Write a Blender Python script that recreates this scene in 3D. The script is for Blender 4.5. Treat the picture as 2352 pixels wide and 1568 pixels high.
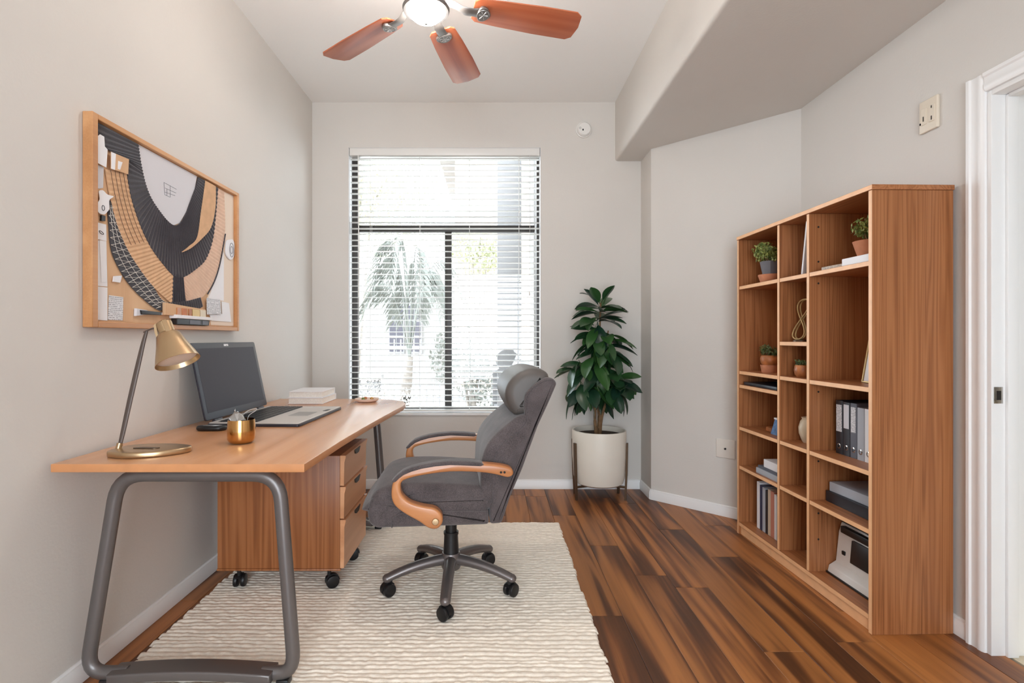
import bpy, bmesh, math, random
import numpy as np
from mathutils import Vector, Matrix, Euler

for o in list(bpy.data.objects):
    bpy.data.objects.remove(o)
random.seed(7)
rng = np.random.default_rng(5)
SC = bpy.context.scene
COL = SC.collection
PI = math.pi

# ------------------------------------------------------------------ camera, sky, light, exposure
cam = bpy.data.cameras.new('camera')
cam_o = bpy.data.objects.new('camera', cam)
COL.objects.link(cam_o)
cam.sensor_width = 36.0
cam.lens = 18.37
cam.shift_x = 0.0174
cam.shift_y = -0.0038
cam.clip_start = 0.05
cam_o.location = (0, 0, 1.15)
cam_o.rotation_euler = (PI / 2, 0, 0)
SC.camera = cam_o

SKY = 4.4
world = bpy.data.worlds.new('sky')
SC.world = world
world.use_nodes = True
bg = world.node_tree.nodes['Background']
bg.inputs['Color'].default_value = (0.80, 0.91, 1.0, 1)
bg.inputs['Strength'].default_value = SKY


def portal(name, loc, rot, sx, sy):          # tells the sampler where daylight comes in
    l = bpy.data.lights.new(name, 'AREA')
    l.shape = 'RECTANGLE'
    l.size, l.size_y = sx, sy
    l.cycles.is_portal = True
    o = bpy.data.objects.new(name, l)
    o.location = loc
    o.rotation_euler = rot
    COL.objects.link(o)


portal('window_daylight', (-0.378, 4.16, 1.58), (-PI / 2, 0, 0), 1.46, 2.03)
portal('rear_opening_fill', (0.0, -2.25, 1.2), (PI / 2, 0, 0), 1.8, 2.38)  # unseen opening behind the camera, added as sky fill for the room

SC.view_settings.view_transform = 'Standard'
SC.view_settings.look = 'None'
SC.view_settings.gamma = 1.0
SC.view_settings.use_curve_mapping = False
SC.view_settings.exposure = 1.3
SC.cycles.use_denoising = True
SC.cycles.max_bounces = 8
SC.cycles.diffuse_bounces = 6
SC.cycles.sample_clamp_indirect = 8.0
SC.cycles.caustics_reflective = False
SC.cycles.caustics_refractive = False


# ------------------------------------------------------------------ materials
def lin(r, g, b):
    def f(c):
        c /= 255.0
        return c / 12.92 if c <= 0.04045 else ((c + 0.055) / 1.055) ** 2.4
    return (f(r), f(g), f(b), 1.0)


class NT:
    def __init__(self, name):
        self.m = bpy.data.materials.new(name)
        self.m.use_nodes = True
        self.t = self.m.node_tree
        self.p = self.t.nodes['Principled BSDF']
        self.out = self.t.nodes['Material Output']

    def n(self, typ, **kw):
        nd = self.t.nodes.new(typ)
        for k, v in kw.items():
            setattr(nd, k, v)
        return nd

    def l(self, a, b):
        self.t.links.new(a, b)

    def set(self, **kw):
        for k, v in kw.items():
            self.p.inputs[k.replace('_', ' ')].default_value = v


def ramp(t, stops):
    r = t.n('ShaderNodeValToRGB')
    e = r.color_ramp.elements
    while len(e) > len(stops):
        e.remove(e[-1])
    while len(e) < len(stops):
        e.new(1.0)
    for el, (p, c) in zip(e, stops):
        el.position = p
        el.color = c
    return r


def plain(name, rgb, rough=0.5, metal=0.0, bump=0.0, bscale=200.0, var=0.0, vscale=6.0, coat=0.0, spec=0.5):
    t = NT(name)
    c = lin(*rgb)
    t.set(Base_Color=c, Roughness=rough, Metallic=metal, Coat_Weight=coat)
    t.p.inputs['Specular IOR Level'].default_value = spec
    tc = t.n('ShaderNodeTexCoord')
    if var > 0:
        nz = t.n('ShaderNodeTexNoise')
        nz.inputs['Scale'].default_value = vscale
        nz.inputs['Detail'].default_value = 4
        t.l(tc.outputs['Object'], nz.inputs['Vector'])
        a = tuple(max(0, x * (1 - var)) for x in c[:3]) + (1,)
        b = tuple(min(1, x * (1 + var)) for x in c[:3]) + (1,)
        r = ramp(t, [(0.3, a), (0.7, b)])
        t.l(nz.outputs['Fac'], r.inputs['Fac'])
        t.l(r.outputs['Color'], t.p.inputs['Base Color'])
    if bump > 0:
        nz = t.n('ShaderNodeTexNoise')
        nz.inputs['Scale'].default_value = bscale
        nz.inputs['Detail'].default_value = 3
        t.l(tc.outputs['Object'], nz.inputs['Vector'])
        bp = t.n('ShaderNodeBump')
        bp.inputs['Strength'].default_value = bump
        bp.inputs['Distance'].default_value = 0.004
        t.l(nz.outputs['Fac'], bp.inputs['Height'])
        t.l(bp.outputs['Normal'], t.p.inputs['Normal'])
    return t.m


def wood(name, dark, mid, light, axis, rough=0.38, cross=5.0, along=0.35, rings=26.0, fine=0.35, rand=False, coat=0.0):
    """veneer / timber: stretched noise drives growth rings, a second one the fine pores"""
    t = NT(name)
    tc = t.n('ShaderNodeTexCoord')
    src = tc.outputs['Object']
    if rand:
        oi = t.n('ShaderNodeObjectInfo')
        mul = t.n('ShaderNodeVectorMath', operation='SCALE')
        cmb = t.n('ShaderNodeCombineXYZ')
        for i in range(3):
            t.l(oi.outputs['Random'], cmb.inputs[i])
        t.l(cmb.outputs[0], mul.inputs[0])
        mul.inputs['Scale'].default_value = 37.0
        add = t.n('ShaderNodeVectorMath', operation='ADD')
        t.l(src, add.inputs[0])
        t.l(mul.outputs[0], add.inputs[1])
        src = add.outputs[0]

    def mapped(c, a):
        mp = t.n('ShaderNodeMapping')
        s = [c, c, c]
        s['xyz'.index(axis)] = a
        mp.inputs['Scale'].default_value = s
        t.l(src, mp.inputs['Vector'])
        return mp.outputs[0]
    n1 = t.n('ShaderNodeTexNoise')
    n1.inputs['Scale'].default_value = 1.0
    n1.inputs['Detail'].default_value = 2.5
    n1.inputs['Distortion'].default_value = 0.4
    t.l(mapped(cross, along), n1.inputs['Vector'])
    m1 = t.n('ShaderNodeMath', operation='MULTIPLY')
    m1.inputs[1].default_value = rings
    t.l(n1.outputs['Fac'], m1.inputs[0])
    sn = t.n('ShaderNodeMath', operation='SINE')
    t.l(m1.outputs[0], sn.inputs[0])
    mr = t.n('ShaderNodeMapRange')
    mr.inputs['From Min'].default_value = -1
    mr.inputs['From Max'].default_value = 1
    t.l(sn.outputs[0], mr.inputs['Value'])
    n2 = t.n('ShaderNodeTexNoise')
    n2.inputs['Scale'].default_value = 1.0
    n2.inputs['Detail'].default_value = 3
    t.l(mapped(150.0, 2.2), n2.inputs['Vector'])
    n3 = t.n('ShaderNodeTexNoise')
    n3.inputs['Scale'].default_value = 1.0
    n3.inputs['Detail'].default_value = 2
    t.l(mapped(12.0, 0.5), n3.inputs['Vector'])
    mx = t.n('ShaderNodeMix')
    mx.inputs['Factor'].default_value = fine
    t.l(mr.outputs[0], mx.inputs['A'])
    t.l(n2.outputs['Fac'], mx.inputs['B'])
    mx2 = t.n('ShaderNodeMix')
    mx2.inputs['Factor'].default_value = 0.35
    t.l(mx.outputs['Result'], mx2.inputs['A'])
    t.l(n3.outputs['Fac'], mx2.inputs['B'])
    r = ramp(t, [(0.12, lin(*dark)), (0.42, lin(*mid)), (0.85, lin(*light))])
    t.l(mx2.outputs['Result'], r.inputs['Fac'])
    col = r.outputs['Color']
    if rand:
        hs = t.n('ShaderNodeHueSaturation')
        mrr = t.n('ShaderNodeMapRange')
        mrr.inputs['To Min'].default_value = 0.85
        mrr.inputs['To Max'].default_value = 1.12
        t.l(oi.outputs['Random'], mrr.inputs['Value'])
        t.l(mrr.outputs[0], hs.inputs['Value'])
        t.l(col, hs.inputs['Color'])
        col = hs.outputs['Color']
    t.l(col, t.p.inputs['Base Color'])
    t.set(Roughness=rough, Coat_Weight=coat, Coat_Roughness=0.2)
    bp = t.n('ShaderNodeBump')
    bp.inputs['Strength'].default_value = 0.08
    bp.inputs['Distance'].default_value = 0.002
    t.l(n2.outputs['Fac'], bp.inputs['Height'])
    t.l(bp.outputs['Normal'], t.p.inputs['Normal'])
    return t.m


def fabric(name, a, b, scale=420.0, sheen=0.25):
    t = NT(name)
    tc = t.n('ShaderNodeTexCoord')
    nz = t.n('ShaderNodeTexNoise')
    nz.inputs['Scale'].default_value = scale
    nz.inputs['Detail'].default_value = 2
    t.l(tc.outputs['Object'], nz.inputs['Vector'])
    n2 = t.n('ShaderNodeTexNoise')
    n2.inputs['Scale'].default_value = 14.0
    n2.inputs['Detail'].default_value = 5
    t.l(tc.outputs['Object'], n2.inputs['Vector'])
    mx = t.n('ShaderNodeMix')
    mx.inputs['Factor'].default_value = 0.35
    t.l(nz.outputs['Fac'], mx.inputs['A'])
    t.l(n2.outputs['Fac'], mx.inputs['B'])
    r = ramp(t, [(0.35, lin(*a)), (0.65, lin(*b))])
    t.l(mx.outputs['Result'], r.inputs['Fac'])
    t.l(r.outputs['Color'], t.p.inputs['Base Color'])
    t.set(Roughness=0.92, Sheen_Weight=sheen, Sheen_Roughness=0.5)
    bp = t.n('ShaderNodeBump')
    bp.inputs['Strength'].default_value = 0.25
    bp.inputs['Distance'].default_value = 0.002
    t.l(nz.outputs['Fac'], bp.inputs['Height'])
    t.l(bp.outputs['Normal'], t.p.inputs['Normal'])
    return t.m


def translucent(name, rgb, fac=0.35, rough=0.5):
    t = NT(name)
    t.set(Base_Color=lin(*rgb), Roughness=rough)
    tr = t.n('ShaderNodeBsdfTranslucent')
    tr.inputs['Color'].default_value = lin(*rgb)
    mx = t.n('ShaderNodeMixShader')
    mx.inputs[0].default_value = fac
    t.l(t.p.outputs[0], mx.inputs[1])
    t.l(tr.outputs[0], mx.inputs[2])
    t.l(mx.outputs[0], t.out.inputs['Surface'])
    return t.m


def glass(name, tint=(1, 1, 1), refl=0.06):
    t = NT(name)
    tr = t.n('ShaderNodeBsdfTransparent')
    tr.inputs['Color'].default_value = (*tint, 1)
    gl = t.n('ShaderNodeBsdfGlossy')
    gl.inputs['Roughness'].default_value = 0.02
    mx = t.n('ShaderNodeMixShader')
    mx.inputs[0].default_value = refl
    t.l(tr.outputs[0], mx.inputs[1])
    t.l(gl.outputs[0], mx.inputs[2])
    t.l(mx.outputs[0], t.out.inputs['Surface'])
    return t.m


def emit(name, rgb, strength):
    t = NT(name)
    t.set(Base_Color=lin(*rgb), Roughness=0.4)
    t.p.inputs['Emission Color'].default_value = lin(*rgb)
    t.p.inputs['Emission Strength'].default_value = strength
    return t.m


def striped(name, a, b, axis, freq, duty=0.5, rough=0.8):
    """printed lines: text on paper, woven stripes"""
    t = NT(name)
    tc = t.n('ShaderNodeTexCoord')
    sp = t.n('ShaderNodeSeparateXYZ')
    t.l(tc.outputs['Object'], sp.inputs[0])
    m = t.n('ShaderNodeMath', operation='MULTIPLY')
    m.inputs[1].default_value = freq
    t.l(sp.outputs['xyz'.index(axis)], m.inputs[0])
    f = t.n('ShaderNodeMath', operation='FRACT')
    t.l(m.outputs[0], f.inputs[0])
    g = t.n('ShaderNodeMath', operation='GREATER_THAN')
    g.inputs[1].default_value = duty
    t.l(f.outputs[0], g.inputs[0])
    nz = t.n('ShaderNodeTexNoise')
    nz.inputs['Scale'].default_value = 160
    t.l(tc.outputs['Object'], nz.inputs['Vector'])
    g2 = t.n('ShaderNodeMath', operation='GREATER_THAN')
    g2.inputs[1].default_value = 0.45
    t.l(nz.outputs['Fac'], g2.inputs[0])
    mm = t.n('ShaderNodeMath', operation='MULTIPLY')
    t.l(g.outputs[0], mm.inputs[0])
    t.l(g2.outputs[0], mm.inputs[1])
    mx = t.n('ShaderNodeMix', data_type='RGBA')
    t.l(mm.outputs[0], mx.inputs['Factor'])
    mx.inputs['A'].default_value = lin(*a)
    mx.inputs['B'].default_value = lin(*b)
    t.l(mx.outputs['Result'], t.p.inputs['Base Color'])
    t.set(Roughness=rough)
    return t.m


M = {}
M['wall'] = plain('wall_paint', (215, 210, 204), 0.85, bump=0.12, bscale=90, var=0.012, vscale=3)
M['ceiling'] = plain('ceiling_paint', (245, 244, 242), 0.9, bump=0.12, bscale=90)
M['trim'] = plain('white_trim_paint', (238, 237, 236), 0.35)
M['white_plastic'] = plain('white_plastic', (232, 230, 226), 0.35)
M['plate'] = plain('wall_plate_plastic', (226, 219, 210), 0.45)
M['almond'] = plain('almond_plastic', (226, 214, 196), 0.4)
M['black_plastic'] = plain('black_plastic', (24, 23, 24), 0.4)
M['dark_hole'] = plain('dark_slot', (30, 24, 20), 0.7)
M['grey_plastic'] = plain('grey_plastic', (150, 148, 146), 0.35)
M['subfloor'] = plain('subfloor', (52, 32, 20), 0.8)
M['plank'] = wood('walnut_plank', (56, 29, 14), (118, 69, 35), (186, 120, 64), 'y', rough=0.42, cross=12.0, along=0.75, rings=13.0, fine=0.2, rand=True)
cherry = ((98, 54, 28), (153, 96, 57), (177, 118, 75))
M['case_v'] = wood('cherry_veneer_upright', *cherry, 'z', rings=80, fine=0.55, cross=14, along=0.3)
M['case_y_lit'] = wood('cherry_veneer_long_lit', (116, 68, 38), (164, 104, 64), (188, 128, 84), 'y', rings=80, fine=0.55, cross=14, along=0.3)  # lightened cherry: fan light on the shelves is put into the colour
M['case_x'] = wood('cherry_veneer_cross', *cherry, 'x', rings=34, fine=0.30)
M['edge'] = plain('cherry_edge_band', (240, 186, 138), 0.4, var=0.06, vscale=20)
M['desk'] = wood('desk_veneer', (176, 116, 74), (204, 145, 100), (220, 164, 120), 'y', rough=0.26, rings=14, fine=0.3, coat=0.25)
M['desk_edge'] = plain('desk_edge_band', (205, 142, 94), 0.35, var=0.08, vscale=14)
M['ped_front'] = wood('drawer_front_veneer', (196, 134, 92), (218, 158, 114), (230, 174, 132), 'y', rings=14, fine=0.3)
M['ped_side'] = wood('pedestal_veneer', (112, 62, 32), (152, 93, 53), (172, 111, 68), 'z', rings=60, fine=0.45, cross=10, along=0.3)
M['arm_wood'] = wood('arm_wood', (170, 106, 62), (198, 132, 82), (212, 150, 100), 'x', rings=10, fine=0.3, rough=0.3, coat=0.3)
M['blade'] = wood('fan_blade_wood', (142, 62, 38), (186, 96, 62), (206, 122, 86), 'x', rough=0.3, rings=16, fine=0.3, cross=7, rand=True)
M['frame_wood'] = wood('oak_frame', (178, 122, 76), (204, 150, 102), (220, 172, 126), 'y', rings=10)
M['cork'] = wood('board_face', (206, 164, 126), (220, 180, 142), (228, 192, 156), 'z', rings=10, fine=0.3, rough=0.8)
M['fabric'] = fabric('charcoal_upholstery', (58, 51, 52), (102, 92, 92))
M['leather'] = plain('grey_headrest_leather', (92, 86, 82), 0.5, bump=0.1, bscale=300)
M['gunmetal'] = plain('gunmetal_tube', (112, 106, 104), 0.36, metal=0.5)
M['lamp_arm'] = plain('dark_lamp_arm', (90, 78, 72), 0.4, metal=0.3)
M['silver'] = plain('silver_metal', (176, 173, 170), 0.32, metal=0.8)
M['chrome'] = plain('chrome', (210, 208, 205), 0.15, metal=1.0)
M['base_metal'] = plain('chair_base_metal', (120, 112, 110), 0.34, metal=0.6)
M['brass'] = plain('brushed_brass', (192, 164, 128), 0.3, metal=0.9)
M['gold'] = plain('gold_cup', (206, 158, 98), 0.16, metal=1.0)
M['bronze'] = plain('bronze_stand', (104, 84, 66), 0.4, metal=0.6)
M['pewter'] = plain('pewter', (140, 136, 134), 0.4, metal=0.7)
M['window_frame'] = plain('dark_bronze_aluminium', (58, 53, 50), 0.45, metal=0.2)
M['slat'] = translucent('white_blind_slat', (226, 225, 222), 0.12)
M['cord'] = plain('white_cord', (225, 223, 220), 0.7)
M['pane'] = glass('window_glass')
M['rug'] = plain('cream_wool', (248, 237, 222), 0.95, bump=0.35, bscale=260, var=0.06, vscale=55, spec=0.1)
M['rug_back'] = plain('jute_weft', (150, 122, 92), 0.95, bump=0.4, bscale=300)
M['paper'] = plain('white_paper', (236, 235, 238), 0.8)
M['paper2'] = plain('grey_white_paper', (214, 213, 218), 0.8)
M['paper_text'] = striped('written_note', (225, 225, 228), (150, 150, 156), 'z', 150, 0.6)
M['cream_paper'] = plain('cream_paper', (232, 214, 196), 0.8)
M['black_fabric'] = fabric('black_pleated_cloth', (44, 41, 47), (66, 62, 68))
M['tan_fabric'] = plain('tan_pleated_cloth', (214, 172, 134), 0.85, var=0.08, vscale=30)
M['pink_fabric'] = plain('pale_tan_cloth', (222, 188, 164), 0.85, var=0.06, vscale=30)
M['thread_dark'] = plain('dark_thread', (92, 66, 50), 0.8)
M['thread_white'] = plain('white_thread', (220, 214, 206), 0.8)
M['screen'] = plain('laptop_screen', (58, 56, 64), 0.55, spec=0.3)
M['laptop_dark'] = plain('laptop_dark_shell', (40, 40, 50), 0.4)
M['laptop_silver'] = plain('laptop_palm_rest', (206, 200, 194), 0.35, metal=0.2)
M['pot_white'] = plain('cream_ceramic', (228, 222, 210), 0.45, var=0.02)
M['soil'] = plain('potting_soil', (58, 42, 32), 0.95, bump=0.6, bscale=60)
M['stem'] = plain('woody_stem', (122, 92, 62), 0.8, var=0.3, vscale=40)
M['terracotta'] = plain('terracotta', (190, 122, 86), 0.7, var=0.12, vscale=30)
M['clay_brown'] = plain('glazed_brown_clay', (172, 104, 58), 0.4, var=0.35, vscale=26)
M['pot_grey'] = plain('grey_pot', (112, 112, 118), 0.5)
M['book_white'] = plain('white_cover', (234, 232, 234), 0.5)
M['pages'] = striped('page_edges', (240, 237, 230), (226, 221, 212), 'z', 500, 0.5)
M['book_grey'] = plain('grey_cover', (172, 176, 184), 0.5)
M['book_black'] = plain('black_cover', (34, 34, 40), 0.4)
M['book_navy'] = plain('navy_cover', (48, 56, 84), 0.45)
M['book_red'] = plain('brick_cover', (196, 128, 108), 0.5)
M['book_tan'] = plain('tan_cover', (206, 186, 164), 0.5)
M['book_slate'] = plain('slate_cover', (92, 94, 104), 0.5)
M['marbled'] = plain('marbled_cover', (186, 172, 158), 0.6, var=0.35, vscale=120)
M['blue_print'] = plain('blue_print_card', (86, 122, 168), 0.5, var=0.4, vscale=40)
M['vase'] = plain('beige_glaze', (212, 196, 170), 0.35)
M['pink_dish'] = plain('pale_pink_dish', (230, 206, 190), 0.5)
M['gilt'] = plain('gilt_frame', (190, 160, 110), 0.4, metal=0.5)
M['stucco'] = plain('grey_stucco', (100, 98, 97), 0.9, bump=0.3, bscale=60)
M['stucco_white'] = plain('white_stucco', (128, 125, 122), 0.9, bump=0.3, bscale=60)
M['peach'] = plain('peach_stucco', (176, 156, 138), 0.9)
M['gravel'] = plain('pale_gravel', (206, 200, 192), 0.95, var=0.2, vscale=8)
M['iron'] = plain('grey_iron', (120, 118, 118), 0.6)
M['leaf_out'] = translucent('pale_outdoor_leaf', (176, 178, 146), 0.3, 0.6)
M['frond'] = translucent('arching_frond', (112, 114, 106), 0.2, 0.6)
M['blossom'] = translucent('white_blossom', (206, 202, 192), 0.3, 0.7)
M['bark'] = plain('grey_bark', (128, 120, 112), 0.9, var=0.2, vscale=20)
M['tile'] = plain('beige_tile', (214, 198, 172), 0.4, var=0.05)
M['lamp_glow'] = emit('glowing_lamp_glass', (255, 248, 240), 36.0)
M['uplight_glow'] = emit('added_uplight_glow', (255, 246, 236), 80.0)  # emission for the added uplight above the fan bowl


def leaf_mat(name, dark, light, rough=0.3):
    t = NT(name)
    oi = t.n('ShaderNodeObjectInfo')
    r = ramp(t, [(0.0, lin(*dark)), (1.0, lin(*light))])
    t.l(oi.outputs['Random'], r.inputs['Fac'])
    t.l(r.outputs['Color'], t.p.inputs['Base Color'])
    t.set(Roughness=rough)
    return t.m


def foliage_mat(name, a, b, scale=60):
    t = NT(name)
    tc = t.n('ShaderNodeTexCoord')
    nz = t.n('ShaderNodeTexNoise')
    nz.inputs['Scale'].default_value = scale
    t.l(tc.outputs['Object'], nz.inputs['Vector'])
    r = ramp(t, [(0.35, lin(*a)), (0.65, lin(*b))])
    t.l(nz.outputs['Fac'], r.inputs['Fac'])
    t.l(r.outputs['Color'], t.p.inputs['Base Color'])
    t.set(Roughness=0.5)
    return t.m


M['leaf'] = leaf_mat('rubber_plant_leaf', (24, 52, 40), (54, 92, 44), 0.28)
M['fol_bright'] = foliage_mat('bright_small_leaf', (78, 98, 44), (166, 170, 90))
M['fol_dark'] = foliage_mat('dark_small_leaf', (52, 66, 34), (110, 122, 68))


# ------------------------------------------------------------------ geometry helpers
ROOT = {}


class B:
    def __init__(self):
        self.v, self.f, self.mi = [], [], []

    def add(self, vs, fs, mi=0):
        k = len(self.v)
        self.v += [tuple(v) for v in vs]
        for f in fs:
            self.f.append([i + k for i in f])
            self.mi.append(mi)
        return self

    def from_bm(self, bm, mi=0):
        bm.verts.index_update()
        self.add([v.co[:] for v in bm.verts], [[v.index for v in f.verts] for f in bm.faces], mi)
        bm.free()
        return self

    def box(self, x0, x1, y0, y1, z0, z1, bevel=0.0, seg=2, mi=0, rot=None):
        bm = bmesh.new()
        bmesh.ops.create_cube(bm, size=1.0)
        c = Vector(((x0 + x1) / 2, (y0 + y1) / 2, (z0 + z1) / 2))
        for v in bm.verts:
            v.co = Vector((v.co.x * (x1 - x0), v.co.y * (y1 - y0), v.co.z * (z1 - z0)))
        if bevel > 0:
            bmesh.ops.bevel(bm, geom=list(bm.edges), offset=bevel, segments=seg, affect='EDGES', profile=0.5)
        R = rot.to_matrix() if rot else Matrix.Identity(3)
        for v in bm.verts:
            v.co = R @ v.co + c
        return self.from_bm(bm, mi)

    def lathe(self, prof, center=(0, 0, 0), seg=32, mat=None, mi=0):
        """prof: list of (r, z); mat: optional 3x3 to turn the axis"""
        vs, fs = [], []
        c = Vector(center)
        rows = []
        for r, z in prof:
            if r < 1e-6:
                rows.append([len(vs)])
                vs.append(Vector((0, 0, z)))
            else:
                rows.append(list(range(len(vs), len(vs) + seg)))
                for i in range(seg):
                    a = 2 * PI * i / seg
                    vs.append(Vector((r * math.cos(a), r * math.sin(a), z)))
        for a, b in zip(rows[:-1], rows[1:]):
            for i in range(seg):
                j = (i + 1) % seg
                if len(a) == 1 and len(b) == 1:
                    continue
                if len(a) == 1:
                    fs.append([a[0], b[j], b[i]])
                elif len(b) == 1:
                    fs.append([a[i], a[j], b[0]])
                else:
                    fs.append([a[i], a[j], b[j], b[i]])
        R = mat if mat is not None else Matrix.Identity(3)
        return self.add([R @ v + c for v in vs], fs, mi)

    def tube(self, pts, rad, seg=10, closed=False, ry=None, up=(0, 0, 1), mi=0):
        """sweep an ellipse (rad x ry) along pts; rad may be a list"""
        P = [Vector(p) for p in pts]
        n = len(P)
        rads = rad if isinstance(rad, (list, tuple)) else [rad] * n
        rys = ry if isinstance(ry, (list, tuple)) else ([ry] * n if ry else rads)
        vs, fs = [], []
        up = Vector(up)
        for i, p in enumerate(P):
            if closed:
                d = P[(i + 1) % n] - P[i - 1]
            else:
                d = P[min(i + 1, n - 1)] - P[max(i - 1, 0)]
            d.normalize()
            s = d.cross(up)
            if s.length < 1e-4:
                s = d.cross(Vector((1, 0.01, 0)))
            s.normalize()
            u = s.cross(d).normalized()
            for k in range(seg):
                a = 2 * PI * k / seg
                vs.append(p + s * (rads[i] * math.cos(a)) + u * (rys[i] * math.sin(a)))
        m = n if closed else n - 1
        for i in range(m):
            j = (i + 1) % n
            for k in range(seg):
                l = (k + 1) % seg
                fs.append([i * seg + k, i * seg + l, j * seg + l, j * seg + k])
        if not closed:
            fs.append(list(range(seg))[::-1])
            fs.append([(n - 1) * seg + k for k in range(seg)])
        return self.add(vs, fs, mi)

    def loft(self, prof, a, b, r=0.0, axis='y', n=4, mi=0, taper=None, bulge=0.0):
        """extrude a closed outline between a and b along an axis with rounded rims of radius r"""
        P = [Vector((p[0], p[1])) for p in prof]
        area = sum(P[i].x * P[(i + 1) % len(P)].y - P[(i + 1) % len(P)].x * P[i].y for i in range(len(P)))
        if area < 0:
            P.reverse()
        N = []
        L = len(P)
        for i in range(L):
            d1 = (P[i] - P[i - 1]).normalized()
            d2 = (P[(i + 1) % L] - P[i]).normalized()
            t = d1 + d2
            if t.length < 1e-6:
                t = d1
            t.normalize()
            nrm = Vector((t.y, -t.x))
            k = max(0.5, nrm.dot(Vector((d1.y, -d1.x))))
            N.append(nrm / k)
        secs = []
        if r > 0:
            for i in range(n + 1):
                th = PI / 2 * i / n
                secs.append((a + r * (1 - math.sin(th)) if False else a + r * (1 - math.cos(th)), r * (1 - math.sin(th))))
            mid = 6 if (bulge or taper) else 1
            for i in range(1, mid):
                secs.append((a + r + (b - a - 2 * r) * i / mid, 0.0))
            for i in range(n, -1, -1):
                th = PI / 2 * i / n
                secs.append((b - r * (1 - math.cos(th)), r * (1 - math.sin(th))))
        else:
            secs = [(a, 0.0), (b, 0.0)]
        vs, fs = [], []
        for y, ins in secs:
            t = (y - a) / (b - a)
            bl = bulge * (1 - (2 * t - 1) ** 2)
            for p, nn in zip(P, N):
                q = p - nn * (ins - bl)
                if axis == 'y':
                    vs.append((q.x, y, q.y))
                elif axis == 'x':
                    vs.append((y, q.x, q.y))
                else:
                    vs.append((q.x, q.y, y))
        for s in range(len(secs) - 1):
            for i in range(L):
                j = (i + 1) % L
                fs.append([s * L + i, s * L + j, (s + 1) * L + j, (s + 1) * L + i])
        fs.append(list(range(L))[::-1])
        fs.append([(len(secs) - 1) * L + i for i in range(L)])
        return self.add(vs, fs, mi)

    def sphere(self, c, r, seg=16, rings=10, sc=(1, 1, 1), mi=0):
        prof = []
        for i in range(rings + 1):
            a = -PI / 2 + PI * i / rings
            prof.append((max(0.0, r * math.cos(a)) if 0 < i < rings else 0.0, r * math.sin(a)))
        k = len(self.v)
        self.lathe(prof, (0, 0, 0), seg, mi=mi)
        for i in range(k, len(self.v)):
            v = self.v[i]
            self.v[i] = (v[0] * sc[0] + c[0], v[1] * sc[1] + c[1], v[2] * sc[2] + c[2])
        return self

    def mesh(self, name, mats, smooth=40.0):
        me = bpy.data.meshes.new(name)
        me.from_pydata(self.v, [], self.f)
        for m in (mats if isinstance(mats, (list, tuple)) else [mats]):
            me.materials.append(M[m] if isinstance(m, str) else m)
        if any(self.mi):
            me.polygons.foreach_set('material_index', self.mi)
        bm = bmesh.new()
        bm.from_mesh(me)
        bmesh.ops.recalc_face_normals(bm, faces=bm.faces)
        bm.to_mesh(me)
        bm.free()
        if smooth:
            me.polygons.foreach_set('use_smooth', [True] * len(me.polygons))
            me.set_sharp_from_angle(angle=math.radians(smooth))
        me.update()
        return me

    def build(self, name, mats, parent=None, smooth=40.0, world=False, kind=None, label=None):
        if world and parent is not None:
            r = parent
            while r.parent:
                r = r.parent
            inv = ROOT[r.name].inverted()
            self.v = [tuple(inv @ Vector(v)) for v in self.v]
        me = self.mesh(name, mats, smooth)
        o = bpy.data.objects.new(name, me)
        COL.objects.link(o)
        if parent is not None:
            o.parent = parent
        if kind:
            o['kind'] = kind
        if label:
            o['label'] = label
        return o


def thing(name, label, cat, loc=(0, 0, 0), rotz=0.0, group=None):
    o = bpy.data.objects.new(name, None)
    o.empty_display_size = 0.05
    COL.objects.link(o)
    o.location = loc
    o.rotation_euler = (0, 0, rotz)
    o['label'] = label
    o['category'] = cat
    if group:
        o['group'] = group
    ROOT[o.name] = Matrix.Translation(loc) @ Matrix.Rotation(rotz, 4, 'Z')
    return o


def tag(o, label, cat, group=None):
    o['label'] = label
    o['category'] = cat
    if group:
        o['group'] = group
    return o


def struct(name, b, mats, smooth=40.0):
    o = b.build(name, mats, None, smooth)
    o['kind'] = 'structure'
    return o


def struct_empty(name, loc=(0, 0, 0)):
    o = bpy.data.objects.new(name, None)
    o.empty_display_size = 0.05
    COL.objects.link(o)
    o.location = loc
    o['kind'] = 'structure'
    ROOT[o.name] = Matrix.Translation(loc)
    return o


def copy_part(src, parent, name=None):
    c = src.copy()
    COL.objects.link(c)
    c.parent = parent
    if name:
        c.name = name
    return c


def rounded(pts, r, n=5):
    """round the corners of a polyline outline"""
    out = []
    L = len(pts)
    for i in range(L):
        p0, p1, p2 = Vector(pts[i - 1]), Vector(pts[i]), Vector(pts[(i + 1) % L])
        rr = r[i] if isinstance(r, (list, tuple)) else r
        if rr <= 0:
            out.append(tuple(p1))
            continue
        a = p1 + (p0 - p1).normalized() * min(rr, (p0 - p1).length * 0.49)
        c = p1 + (p2 - p1).normalized() * min(rr, (p2 - p1).length * 0.49)
        for k in range(n + 1):
            t = k / n
            out.append(tuple(a * (1 - t) ** 2 + p1 * 2 * t * (1 - t) + c * t * t))
    return out


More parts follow.
